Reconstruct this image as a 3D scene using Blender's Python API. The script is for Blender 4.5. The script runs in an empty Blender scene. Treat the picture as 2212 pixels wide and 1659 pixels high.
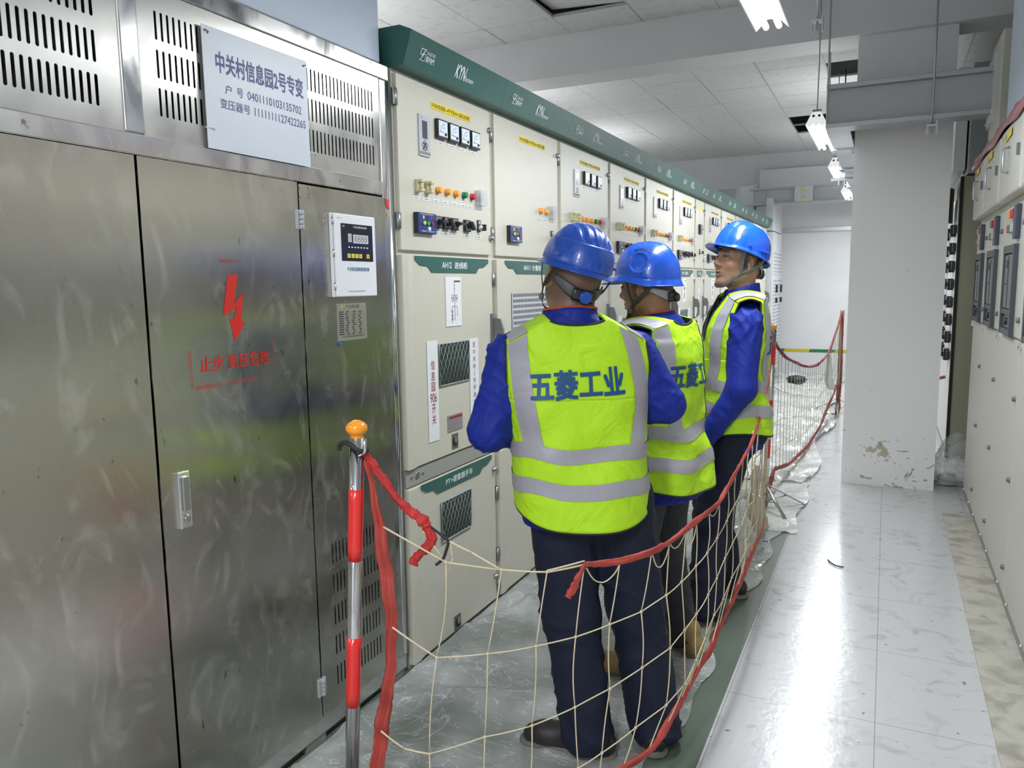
import bpy, bmesh, math, random
import numpy as np
from mathutils import Vector, Matrix
random.seed(7); rng = np.random.default_rng(7)
SC = bpy.context.scene; COL = SC.collection; PI = math.pi

# ---------------------------------------------------------------- camera
cam_d = bpy.data.cameras.new('camera'); cam = bpy.data.objects.new('camera', cam_d); COL.objects.link(cam)
cam_d.sensor_width = 36.0; cam_d.lens = 1670.0/2212.0*36.0; cam_d.clip_start = 0.05; cam_d.clip_end = 60
_M = Matrix(((0.9007493, 0.43411634, -0.01391759), (-0.04252003, 0.12002355, 0.99186007), (0.43225311, -0.89282549, 0.12656976)))
CAMPOS = Vector((0, 0, 1.55))
cam.matrix_world = Matrix.Translation(CAMPOS) @ _M.transposed().to_4x4()
SC.camera = cam
# ---------------------------------------------------------------- exposure, world
SC.view_settings.view_transform = 'Standard'; SC.view_settings.look = 'None'
SC.view_settings.gamma = 1.0; SC.view_settings.use_curve_mapping = False
SC.view_settings.exposure = 0.2
W = bpy.data.worlds.new('world'); SC.world = W; W.use_nodes = True
W.node_tree.nodes['Background'].inputs[0].default_value = (0.85, 0.92, 1.0, 1)
W.node_tree.nodes['Background'].inputs[1].default_value = 0.3
LAMP_W = 34.0      # watts of one batten light, downward
CEILING_FILL = 5.5     # upward fill added above each batten to brighten the ceiling
LAMPS = [(-0.52, 3.22), (-0.52, 6.85), (-0.52, 9.2), (-0.52, 11.6), (-0.52, -0.4), (-0.52, -2.6), (-3.75, 0.9), (-3.75, -1.6), (-3.75, 4.6), (-3.75, 7.6), (-3.75, 10.6), (0.12, 12.3)]   # aisle battens; those behind camera, cabinets and column are unseen, added for light
LAMP_Z = 2.72
def area_light(x, y, z, w, sx=0.16, sy=1.15, rot=(0, 0, 0), col=(0.91, 0.96, 1.0)):
    l = bpy.data.lights.new('lamp_and_fill_light', 'AREA'); l.shape = 'RECTANGLE'; l.size = sx; l.size_y = sy
    l.energy = w; l.color = col
    o = bpy.data.objects.new('lamp_and_fill_light', l); COL.objects.link(o); o.location = (x, y, z); o.rotation_euler = rot
    return o
for lx, ly in LAMPS:
    area_light(lx, ly, LAMP_Z-0.075, LAMP_W*(.75 if ly > 11 else 1.7 if (ly < 1 and lx > -2) else 1))
    area_light(lx, ly, LAMP_Z+0.11, CEILING_FILL*(1.3 if lx < -2 else .15 if 6 < ly < 8 else 1), rot=(PI, 0, 0))

# ---------------------------------------------------------------- materials
MATS = {}
def new_mat(name):
    m = bpy.data.materials.new(name); m.use_nodes = True
    nt = m.node_tree; return m, nt, nt.nodes, nt.links, nt.nodes['Principled BSDF']
def mat(name, col, rough=0.5, metal=0.0, bump=0.0, bscale=200, spec=0.5, var=0.0, vscale=4, emit=0, trans=0, alpha=1, coat=0, sub=0):
    if name in MATS: return MATS[name]
    m, nt, N, L, P = new_mat(name)
    c = (*col, 1) if len(col) == 3 else col
    P.inputs['Base Color'].default_value = c; P.inputs['Roughness'].default_value = rough
    P.inputs['Metallic'].default_value = metal; P.inputs['Specular IOR Level'].default_value = spec
    if coat: P.inputs['Coat Weight'].default_value = coat; P.inputs['Coat Roughness'].default_value = .08
    if trans: P.inputs['Transmission Weight'].default_value = trans
    if alpha < 1: P.inputs['Alpha'].default_value = alpha
    if emit: P.inputs['Emission Color'].default_value = c; P.inputs['Emission Strength'].default_value = emit
    if sub: P.inputs['Subsurface Weight'].default_value = sub; P.inputs['Subsurface Radius'].default_value = (.02, .008, .004); P.inputs['Subsurface Scale'].default_value = .3
    tc = N.new('ShaderNodeTexCoord')
    if bump:
        t = N.new('ShaderNodeTexNoise'); t.inputs['Scale'].default_value = bscale; t.inputs['Detail'].default_value = 3
        b = N.new('ShaderNodeBump'); b.inputs['Strength'].default_value = bump; b.inputs['Distance'].default_value = .002
        L.new(tc.outputs['Object'], t.inputs['Vector']); L.new(t.outputs['Fac'], b.inputs['Height']); L.new(b.outputs['Normal'], P.inputs['Normal'])
    if var:
        t = N.new('ShaderNodeTexNoise'); t.inputs['Scale'].default_value = vscale; t.inputs['Detail'].default_value = 5
        mx = N.new('ShaderNodeMix'); mx.data_type = 'RGBA'; mx.blend_type = 'MULTIPLY'
        r = N.new('ShaderNodeMapRange'); r.inputs[1].default_value = .3; r.inputs[2].default_value = .7; r.inputs[3].default_value = 1-var; r.inputs[4].default_value = 1.0
        L.new(tc.outputs['Object'], t.inputs['Vector']); L.new(t.outputs['Fac'], r.inputs[0])
        mx.inputs[0].default_value = 1; mx.inputs[6].default_value = c
        cc = N.new('ShaderNodeCombineColor')
        for i in range(3): L.new(r.outputs[0], cc.inputs[i])
        L.new(cc.outputs[0], mx.inputs[7]); L.new(mx.outputs[2], P.inputs['Base Color'])
    MATS[name] = m; return m

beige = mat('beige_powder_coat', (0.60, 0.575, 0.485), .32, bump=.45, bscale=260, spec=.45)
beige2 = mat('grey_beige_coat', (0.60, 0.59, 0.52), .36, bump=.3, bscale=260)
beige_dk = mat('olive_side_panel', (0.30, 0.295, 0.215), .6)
green = mat('green_canopy_coat', (0.030, 0.118, 0.098), .35, bump=.25, bscale=260)
darkgap = mat('dark_interior', (0.012, 0.012, 0.012), .8)
white_p = mat('white_plastic', (0.80, 0.81, 0.84), .35)
white_txt = mat('white_lettering', (0.85, 0.88, 0.88), .5)
black_p = mat('black_plastic', (0.018, 0.018, 0.02), .38)
grey_p = mat('grey_plastic', (0.16, 0.165, 0.17), .45)
grey_l = mat('light_grey_metal', (0.42, 0.44, 0.46), .4, metal=.2)
zinc = mat('galvanised_steel', (0.50, 0.52, 0.55), .38, metal=.85, bump=.2, bscale=60)
chrome = mat('chrome', (0.75, 0.76, 0.77), .14, metal=1)
steel_d = mat('dull_steel', (0.40, 0.40, 0.40), .35, metal=.9)
yellow = mat('yellow_label', (0.86, 0.66, 0.0), .45)
blue_p = mat('blue_panel', (0.022, 0.045, 0.20), .3)
red_p = mat('red_plastic', (0.55, 0.02, 0.03), .25)
green_p = mat('green_lens', (0.01, 0.20, 0.06), .25)
orange_p = mat('orange_lens', (0.95, 0.36, 0.02), .3)
cream_p = mat('cream_plastic', (0.60, 0.56, 0.33), .4)
clear_p = mat('clear_plastic', (0.75, 0.76, 0.82), .12, alpha=.45)
ink = mat('dark_ink', (0.03, 0.03, 0.04), .6)
inkgrey = mat('grey_ink', (0.22, 0.22, 0.25), .6)
redink = mat('red_ink', (0.28, 0.02, 0.03), .6)
meterface = mat('meter_face', (0.72, 0.78, 0.88), .3)
ledwhite = mat('segment_display', (0.62, 0.63, 0.66), .4)
purple = mat('purple_lettering', (0.085, 0.08, 0.26), .5)
signwhite = mat('sign_sheet', (0.66, 0.71, 0.78), .38, var=.06, vscale=6)
redpaint = mat('red_stencil_paint', (0.60, 0.018, 0.01), .45)
wallw = mat('white_wall_paint', (0.74, 0.74, 0.745), .6, bump=.5, bscale=9, var=.07, vscale=2.2)
busgrey = mat('busway_grey', (0.50, 0.52, 0.54), .42, metal=.1, bump=.35, bscale=120)
buswhite = mat('pale_blue_enclosure', (0.60, 0.68, 0.80), .4, bump=.4, bscale=170)
palewhite = mat('pale_panel', (0.66, 0.68, 0.70), .4)
netrope = mat('cream_net_cord', (0.66, 0.56, 0.38), .8, bump=.6, bscale=700)
netgrey = mat('grey_net_cord', (0.50, 0.47, 0.38), .8)
redtape = mat('red_cloth_tape', (0.50, 0.02, 0.018), .6, bump=.8, bscale=70, var=.35, vscale=18)
redfade = mat('faded_red_cloth', (0.45, 0.055, 0.04), .65, bump=.8, bscale=60, var=.35, vscale=20)
blackcord = mat('black_cord', (0.02, 0.02, 0.022), .7)
polered = mat('red_pole_film', (0.72, 0.02, 0.015), .25, coat=.5)
ball_o = mat('orange_ball', (0.92, 0.32, 0.01), .2, coat=.4)

def tile_ceiling():
    m, nt, N, L, P = new_mat('mineral_ceiling_tile'); tc = N.new('ShaderNodeTexCoord')
    t = N.new('ShaderNodeTexNoise'); t.inputs['Scale'].default_value = 14; t.inputs['Detail'].default_value = 6
    r = N.new('ShaderNodeMapRange'); r.inputs[1].default_value = .35; r.inputs[2].default_value = .45; r.inputs[3].default_value = .90; r.inputs[4].default_value = 1.0
    mx = N.new('ShaderNodeMix'); mx.data_type = 'RGBA'; mx.blend_type = 'MULTIPLY'; mx.inputs[0].default_value = 1; mx.inputs[6].default_value = (.66, .66, .65, 1)
    cc = N.new('ShaderNodeCombineColor'); L.new(tc.outputs['Object'], t.inputs['Vector']); L.new(t.outputs['Fac'], r.inputs[0])
    for i in range(3): L.new(r.outputs[0], cc.inputs[i])
    L.new(cc.outputs[0], mx.inputs[7]); L.new(mx.outputs[2], P.inputs['Base Color']); P.inputs['Roughness'].default_value = .85
    b = N.new('ShaderNodeBump'); b.inputs['Strength'].default_value = .3; b.inputs['Distance'].default_value = .004
    t2 = N.new('ShaderNodeTexNoise'); t2.inputs['Scale'].default_value = 60; L.new(tc.outputs['Object'], t2.inputs['Vector'])
    L.new(t2.outputs['Fac'], b.inputs['Height']); L.new(b.outputs['Normal'], P.inputs['Normal'])
    return m
ceil_m = tile_ceiling()

def floor_tile_mat():
    m, nt, N, L, P = new_mat('glossy_white_floor_tile'); tc = N.new('ShaderNodeTexCoord')
    sp = N.new('ShaderNodeSeparateXYZ'); L.new(tc.outputs['Object'], sp.inputs[0])
    def M(op, a, b=None):
        n = N.new('ShaderNodeMath'); n.operation = op
        for i, v in enumerate((a, b)):
            if v is None: continue
            if isinstance(v, (int, float)): n.inputs[i].default_value = v
            else: L.new(v, n.inputs[i])
        return n.outputs[0]
    def line(c, off, per, wd):
        s = M('SUBTRACT', c, off); s = M('DIVIDE', s, per); f = M('FRACT', s); f = M('SUBTRACT', f, .5); f = M('ABSOLUTE', f); f = M('SUBTRACT', .5, f)
        f = M('MULTIPLY', f, per); return M('LESS_THAN', f, wd)
    g = M('MAXIMUM', line(sp.outputs[0], .025, .505, .0011), line(sp.outputs[1], 2.852, .595, .0011))
    t = N.new('ShaderNodeTexNoise'); t.inputs['Scale'].default_value = 7; t.inputs['Detail'].default_value = 8; t.inputs['Distortion'].default_value = 1.5
    r = N.new('ShaderNodeValToRGB'); r.color_ramp.elements[0].position = .30; r.color_ramp.elements[0].color = (.42, .415, .41, 1)
    r.color_ramp.elements[1].position = .46; r.color_ramp.elements[1].color = (.54, .537, .55, 1)
    L.new(tc.outputs['Object'], t.inputs['Vector']); L.new(t.outputs['Fac'], r.inputs[0])
    d = N.new('ShaderNodeTexNoise'); d.inputs['Scale'].default_value = 26; d.inputs['Detail'].default_value = 2; L.new(tc.outputs['Object'], d.inputs['Vector'])
    dm = M('GREATER_THAN', d.outputs['Fac'], .735)
    mx = N.new('ShaderNodeMix'); mx.data_type = 'RGBA'; L.new(g, mx.inputs[0]); L.new(r.outputs[0], mx.inputs[6]); mx.inputs[7].default_value = (.22, .21, .20, 1)
    mx2 = N.new('ShaderNodeMix'); mx2.data_type = 'RGBA'; L.new(dm, mx2.inputs[0]); L.new(mx.outputs[2], mx2.inputs[6]); mx2.inputs[7].default_value = (.20, .19, .17, 1)
    L.new(mx2.outputs[2], P.inputs['Base Color'])
    t3 = N.new('ShaderNodeTexNoise'); t3.inputs['Scale'].default_value = 38; t3.inputs['Detail'].default_value = 5; L.new(tc.outputs['Object'], t3.inputs['Vector'])
    b = N.new('ShaderNodeBump'); b.inputs['Strength'].default_value = .16; b.inputs['Distance'].default_value = .004
    L.new(t3.outputs['Fac'], b.inputs['Height']); L.new(b.outputs['Normal'], P.inputs['Normal']); P.inputs['Roughness'].default_value = .2
    return m
floor_m = floor_tile_mat()

TGY = 1.0
def stainless(name, base, r0, r1, seed, dirt=True, amt=.5):
    m, nt, N, L, P = new_mat(name); tc = N.new('ShaderNodeTexCoord'); mp = N.new('ShaderNodeMapping'); mp.inputs[1].default_value = (seed, seed*2, 0)
    mp.inputs[3].default_value = (1, 1, .55); L.new(tc.outputs['Object'], mp.inputs[0])
    P.inputs['Metallic'].default_value = 1; P.inputs['Anisotropic'].default_value = .85; tg = N.new('ShaderNodeCombineXYZ'); tg.inputs[1].default_value = TGY; tg.inputs[2].default_value = 1-TGY; L.new(tg.outputs[0], P.inputs['Tangent'])
    t = N.new('ShaderNodeTexNoise'); t.inputs['Scale'].default_value = 3.2; t.inputs['Detail'].default_value = 7; t.inputs['Distortion'].default_value = 2.2; L.new(mp.outputs[0], t.inputs[0])
    r = N.new('ShaderNodeMapRange'); r.inputs[1].default_value = .35; r.inputs[2].default_value = .68; r.inputs[3].default_value = r0; r.inputs[4].default_value = r1
    L.new(t.outputs['Fac'], r.inputs[0]); L.new(r.outputs[0], P.inputs['Roughness'])
    # smears of dried dust: a soft whitish film in patches, plus brown specks
    t2 = N.new('ShaderNodeTexNoise'); t2.inputs['Scale'].default_value = 6; t2.inputs['Detail'].default_value = 9; t2.inputs['Roughness'].default_value = .62; t2.inputs['Distortion'].default_value = 3.0; L.new(mp.outputs[0], t2.inputs[0])
    r2 = N.new('ShaderNodeMapRange'); r2.inputs[1].default_value = .53; r2.inputs[2].default_value = .74; r2.inputs[3].default_value = 0; r2.inputs[4].default_value = amt
    L.new(t2.outputs['Fac'], r2.inputs[0])
    mx = N.new('ShaderNodeMix'); mx.data_type = 'RGBA'; L.new(r2.outputs[0], mx.inputs[0]); mx.inputs[6].default_value = (*base, 1); mx.inputs[7].default_value = (.62, .60, .56, 1)
    L.new(mx.outputs[2], P.inputs['Base Color'])
    m2 = N.new('ShaderNodeMath'); m2.operation = 'MULTIPLY'; m2.inputs[1].default_value = .8; L.new(r2.outputs[0], m2.inputs[0])
    m3 = N.new('ShaderNodeMath'); m3.operation = 'SUBTRACT'; m3.inputs[0].default_value = 1.0; L.new(m2.outputs[0], m3.inputs[1]); L.new(m3.outputs[0], P.inputs['Metallic'])
    if dirt:
        t4 = N.new('ShaderNodeTexNoise'); t4.inputs['Scale'].default_value = 34; t4.inputs['Detail'].default_value = 3; L.new(mp.outputs[0], t4.inputs[0])
        g = N.new('ShaderNodeMapRange'); g.inputs[1].default_value = .71; g.inputs[2].default_value = .76; g.inputs[3].default_value = 0; g.inputs[4].default_value = .7; L.new(t4.outputs['Fac'], g.inputs[0])
        mz = N.new('ShaderNodeMix'); mz.data_type = 'RGBA'; L.new(g.outputs[0], mz.inputs[0]); L.new(mx.outputs[2], mz.inputs[6]); mz.inputs[7].default_value = (.10, .085, .06, 1); L.new(mz.outputs[2], P.inputs['Base Color'])
    tb = N.new('ShaderNodeTexNoise'); tb.inputs['Scale'].default_value = 1.6; tb.inputs['Detail'].default_value = 2; L.new(tc.outputs['Object'], tb.inputs[0])
    b = N.new('ShaderNodeBump'); b.inputs['Strength'].default_value = .12; b.inputs['Distance'].default_value = .02; L.new(tb.outputs['Fac'], b.inputs['Height']); L.new(b.outputs['Normal'], P.inputs['Normal'])
    return m
ss_door = stainless('brushed_stainless_door', (.49, .475, .425), .21, .30, 3.1, amt=.30)
ss_frame = stainless('stainless_frame', (.56, .55, .53), .14, .40, 8.2, amt=.3)
ss_top = stainless('stainless_vent_sheet', (.50, .485, .45), .28, .42, 5.7, dirt=False, amt=.3)

# ---------------------------------------------------------------- mesh helpers
def box(bm, x0, x1, y0, y1, z0, z1, mi=0, M=None):
    vs = [bm.verts.new((x, y, z)) for x in (x0, x1) for y in (y0, y1) for z in (z0, z1)]
    if M is not None:
        for v in vs: v.co = M @ v.co
    F = [(0, 1, 3, 2), (4, 6, 7, 5), (0, 4, 5, 1), (2, 3, 7, 6), (0, 2, 6, 4), (1, 5, 7, 3)]
    for f in F:
        fc = bm.faces.new([vs[i] for i in f]); fc.material_index = mi
    return vs
def quad(bm, pts, mi=0):
    f = bm.faces.new([bm.verts.new(p) for p in pts]); f.material_index = mi; return f
def obj(name, bm, mats, parent=None, smooth=False, bevel=0, loc=None):
    me = bpy.data.meshes.new(name)
    if isinstance(bm, bmesh.types.BMesh):
        bmesh.ops.recalc_face_normals(bm, faces=bm.faces[:]); bm.to_mesh(me); bm.free()
    else:
        v, f = bm[0], bm[1]; me.from_pydata([tuple(p) for p in v], [], [tuple(q) for q in f]); me.update()
    for m in (mats if isinstance(mats, (list, tuple)) else [mats]): me.materials.append(m)
    if smooth:
        for p in me.polygons: p.use_smooth = True
    o = bpy.data.objects.new(name, me); COL.objects.link(o)
    if parent is not None: o.parent = parent
    if loc is not None: o.location = loc
    if bevel:
        b = o.modifiers.new('bevel', 'BEVEL'); b.width = bevel; b.segments = 2; b.limit_method = 'ANGLE'; b.angle_limit = .7
    return o
def BM(): return bmesh.new()
def empty(name, loc=(0, 0, 0), rz=0):
    o = bpy.data.objects.new(name, None); o.location = loc; o.rotation_euler = (0, 0, rz); o.empty_display_size = .05; COL.objects.link(o); return o
def tag(o, label, cat, group=None, kind=None):
    if label: o['label'] = label
    if cat: o['category'] = cat
    if group: o['group'] = group
    if kind: o['kind'] = kind
    return o
def struct(name, bm, m, **k):
    o = obj(name, bm, m, **k); o['kind'] = 'structure'; return o
def tube(bm, pts, r, n=8, mi=0, cap=True, ry=None, up=None, closed=False):
    """sweep a circle (or an ellipse r x ry) along pts; r may be a list"""
    P = [Vector(p) for p in pts]; rings = []
    R = r if isinstance(r, (list, tuple)) else [r]*len(P)
    RY = R if ry is None else (ry if isinstance(ry, (list, tuple)) else [ry]*len(P))
    prev = None
    for i, p in enumerate(P):
        if closed: t = (P[(i+1) % len(P)]-P[i-1])
        else: t = (P[min(i+1, len(P)-1)]-P[max(i-1, 0)])
        if t.length < 1e-9: t = Vector((0, 0, 1))
        t.normalize()
        if up is not None:
            u = up[i] if isinstance(up, list) else up
            a = Vector(u)-t*t.dot(Vector(u))
        elif prev is None:
            a = Vector((0, 0, 1))-t*t.z
            if a.length < .1: a = Vector((1, 0, 0))-t*t.x
        else: a = prev-t*t.dot(prev)
        if a.length < 1e-6: a = t.orthogonal()
        a.normalize(); prev = a; b = t.cross(a)
        rings.append([bm.verts.new(p+a*(RY[i]*math.sin(2*PI*k/n))+b*(R[i]*math.cos(2*PI*k/n))) for k in range(n)])
    m = len(rings)
    for i in range(m if closed else m-1):
        A, B = rings[i], rings[(i+1) % m]
        for k in range(n):
            f = bm.faces.new((A[k], A[(k+1) % n], B[(k+1) % n], B[k])); f.material_index = mi; f.smooth = True
    if cap and not closed:
        for rg in (rings[0], rings[-1]):
            try: f = bm.faces.new(rg); f.material_index = mi
            except ValueError: pass
def catmull(P, n=6):
    P = [Vector(p) for p in P]; out = []
    for i in range(len(P)-1):
        p0 = P[max(i-1, 0)]; p1 = P[i]; p2 = P[i+1]; p3 = P[min(i+2, len(P)-1)]
        for k in range(n):
            t = k/n; out.append(.5*((2*p1)+(p2-p0)*t+(2*p0-5*p1+4*p2-p3)*t*t+(3*p1-p0-3*p2+p3)*t**3))
    out.append(P[-1]); return out
def lathe(bm, prof, axis_o, axis='x', n=20, mi=0):
    """profile [(along, radius)] turned round an axis through axis_o"""
    o = Vector(axis_o); rings = []
    A = {'x': (Vector((1, 0, 0)), Vector((0, 1, 0)), Vector((0, 0, 1))), 'y': (Vector((0, 1, 0)), Vector((1, 0, 0)), Vector((0, 0, 1))), 'z': (Vector((0, 0, 1)), Vector((1, 0, 0)), Vector((0, 1, 0)))}[axis]
    for (a, r) in prof:
        rings.append([bm.verts.new(o+A[0]*a+A[1]*(r*math.cos(2*PI*k/n))+A[2]*(r*math.sin(2*PI*k/n))) for k in range(n)])
    for i in range(len(rings)-1):
        for k in range(n):
            f = bm.faces.new((rings[i][k], rings[i][(k+1) % n], rings[i+1][(k+1) % n], rings[i+1][k])); f.material_index = mi; f.smooth = True
    for rg in (rings[0], rings[-1]):
        f = bm.faces.new(rg); f.material_index = mi
def prism(bm, poly, fn0, fn1, mi=0):
    """close a polygon (list of 2D) between two mapping functions"""
    a = [bm.verts.new(fn0(*p)) for p in poly]; b = [bm.verts.new(fn1(*p)) for p in poly]
    f = bm.faces.new(a); f.material_index = mi; f = bm.faces.new(b); f.material_index = mi
    n = len(poly)
    for i in range(n):
        f = bm.faces.new((a[i], a[(i+1) % n], b[(i+1) % n], b[i])); f.material_index = mi
# ---- text
_TC = {}
def glyphs(s, bold=0.0):
    k = (s, bold)
    if k in _TC: return _TC[k]
    c = bpy.data.curves.new('t', 'FONT'); c.body = s; c.offset = bold; c.resolution_u = 3
    o = bpy.data.objects.new('t', c); COL.objects.link(o)
    dg = bpy.context.evaluated_depsgraph_get(); dg.update()
    me = bpy.data.meshes.new_from_object(o.evaluated_get(dg))
    V = np.array([v.co[:] for v in me.vertices]) if len(me.vertices) else np.zeros((1, 3)); F = [tuple(p.vertices) for p in me.polygons]
    bpy.data.objects.remove(o); bpy.data.curves.remove(c); bpy.data.meshes.remove(me)
    mn = V.min(0); mx = V.max(0); V = (V-mn)/np.maximum(mx-mn, 1e-6)
    _TC[k] = (V[:, :2], F, float((mx-mn)[0]/(mx-mn)[1])); return _TC[k]
def text(bm, s, fn, mi=0, bold=0.0):
    """fn(u,v) with u,v in 0..1 of the text's own box -> 3D point"""
    V, F, asp = glyphs(s, 0.0)
    n = len(s); sh = [(0, 0)] if not bold else [(-bold/n, -bold), (bold/n, -bold), (-bold/n, bold), (bold/n, bold), (0, 0)]
    o0 = Vector(fn(.5, .5)); nn = (Vector(fn(.51, .5))-o0).cross(Vector(fn(.5, .51))-o0).normalized()
    for ki, (du, dv) in enumerate(sh):
        vs = [bm.verts.new(Vector(fn(u+du*.9, v+dv*.9))+nn*(ki*.00006)) for u, v in V]
        for f in F:
            try: q = bm.faces.new([vs[i] for i in f]); q.material_index = mi
            except ValueError: pass
def text_on_x(bm, s, x, y0, y1, z0, z1, mi=0, bold=0.0, dirn=1):
    """text on a plane x = const that faces +x (dirn=1, reads along +y)"""
    if dirn == 1: fn = lambda u, v: (x, y0+(y1-y0)*u, z0+(z1-z0)*v)
    else: fn = lambda u, v: (x, y1-(y1-y0)*u, z0+(z1-z0)*v)
    text(bm, s, fn, mi, bold)
def holed_panel(bm, outer, holes, fn, mi=0, thick=None):
    ed = []
    def loop(pts):
        vs = [bm.verts.new(fn(*p)) for p in pts]
        for i in range(len(vs)): ed.append(bm.edges.new((vs[i], vs[(i+1) % len(vs)])))
        return vs
    loop(outer)
    for h in holes: loop(h)
    r = bmesh.ops.triangle_fill(bm, use_beauty=True, use_dissolve=False, edges=ed)
    for g in r['geom']:
        if isinstance(g, bmesh.types.BMFace): g.material_index = mi
def slot(cy, cz, w, h, n=4):
    r = w/2; P = []
    for k in range(n+1): a = PI*k/n; P.append((cy+r*math.cos(a), cz+h/2-r+r*math.sin(a)))
    for k in range(n+1): a = PI+PI*k/n; P.append((cy+r*math.cos(a), cz-h/2+r+r*math.sin(a)))
    return P
# ================================================================ the room
CZ = 3.62; XL, XR, YB, YF = -4.7, 2.4, -4.2, 13.85
b = BM(); box(b, XL-.1, XR+.1, YB-.1, YF+.1, -.12, 0); struct('floor', b, floor_m)
b = BM(); box(b, XL-.1, XL, YB-.1, YF+.1, 0, 4.2); struct('wall_left', b, wallw)
b = BM(); box(b, XR, XR+.1, YB-.1, YF+.1, 0, 4.2); struct('wall_right', b, wallw)
b = BM(); box(b, XL, XR, YF, YF+.1, 0, 4.2); struct('wall_far', b, wallw)
b = BM(); box(b, XL, XR, YB-.1, YB, 0, 4.2); struct('wall_near', b, wallw)
b = BM(); box(b, XL-.1, XR+.1, YB-.1, YF+.1, 4.2, 4.3); struct('ceiling', b, mat('dark_slab_soffit', (.05, .05, .05), .9))
# concrete trench kerb by the right row
def rough_conc():
    m, nt, N, L, P = new_mat('rough_screed'); tc = N.new('ShaderNodeTexCoord')
    t = N.new('ShaderNodeTexNoise'); t.inputs['Scale'].default_value = 9; t.inputs['Detail'].default_value = 12; t.inputs['Distortion'].default_value = .6
    r = N.new('ShaderNodeValToRGB'); r.color_ramp.elements[0].position = .34; r.color_ramp.elements[0].color = (.30, .28, .23, 1)
    r.color_ramp.elements[1].position = .56; r.color_ramp.elements[1].color = (.46, .44, .38, 1)
    L.new(tc.outputs['Object'], t.inputs[0]); L.new(t.outputs[0], r.inputs[0]); L.new(r.outputs[0], P.inputs['Base Color']); P.inputs['Roughness'].default_value = .8
    b_ = N.new('ShaderNodeBump'); b_.inputs['Strength'].default_value = .8; b_.inputs['Distance'].default_value = .01; L.new(t.outputs[0], b_.inputs['Height']); L.new(b_.outputs[0], P.inputs['Normal'])
    return m
conc = rough_conc()
b = BM(); box(b, .392, .62, -2, 5.75, 0, .006); struct('trim_1', b, conc)
# ceiling grid: every tile its own slot, drawn in one mesh as the ceiling surface, with the missing ones left open
G = .605; gx0 = -2.448; gy0 = 5.872-G*17
MISSING = {}
def tix(i, j): return gx0+G*i, gy0+G*j
tb = BM(); gb = BM(); rnd = random.Random(3)
y_beam0, y_beam1 = 6.30, 6.66
holes = [(-.86, 8.33, -.27, 8.90), (-.83, 10.5, -.26, 11.0), (-1.47, 11.05, -.88, 11.6), (.95, 7.3, 1.7, 8.1)]
def in_hole(x, y):
    return any(h[0]-.05 < x < h[2]+.05 and h[1]-.05 < y < h[3]+.05 for h in holes)
i0 = int(math.floor((XL-gx0)/G)); i1 = int(math.ceil((XR-gx0)/G))
for i in range(i0, i1):
    for j in range(0, 31):
        x0, y0 = tix(i, j); x1, y1 = x0+G, y0+G
        if y0 > 6.66-.3 and y0 < 6.7-.001 and False: continue
        x0c, x1c, y0c, y1c = max(x0, XL), min(x1, XR), max(y0, YB), min(y1, YF)
        if x1c <= x0c or y1c <= y0c: continue
        if in_hole((x0+x1)/2, (y0+y1)/2): continue
        g = .004; dz = rnd.uniform(-.0015, .0015); tilt = 0
        vs = box(tb, x0c+g, x1c-g, y0c+g, y1c-g, CZ+dz, CZ+.012)
        if i == 0 and abs(y0-(5.872-G)) < .02:     # one tile pushed up askew near the switchgear
            for v in vs:
                if v.co.x < x0+.1: v.co.z += .035
                if v.co.y > y1-.1: v.co.z += .02
o = struct('ceiling', tb, ceil_m); 
for i in range(i0, i1+1):
    x, _ = tix(i, 0)
    if XL < x < XR: box(gb, x-.008, x+.008, YB, YF, CZ-.004+.004, CZ+.02)
for j in range(0, 32):
    _, y = tix(0, j)
    if YB < y < YF: box(gb, XL, XR, y-.008, y+.008, CZ+.001, CZ+.02)
struct('ceiling', gb, mat('ceiling_grid_bar', (.42, .42, .42), .5))
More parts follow.
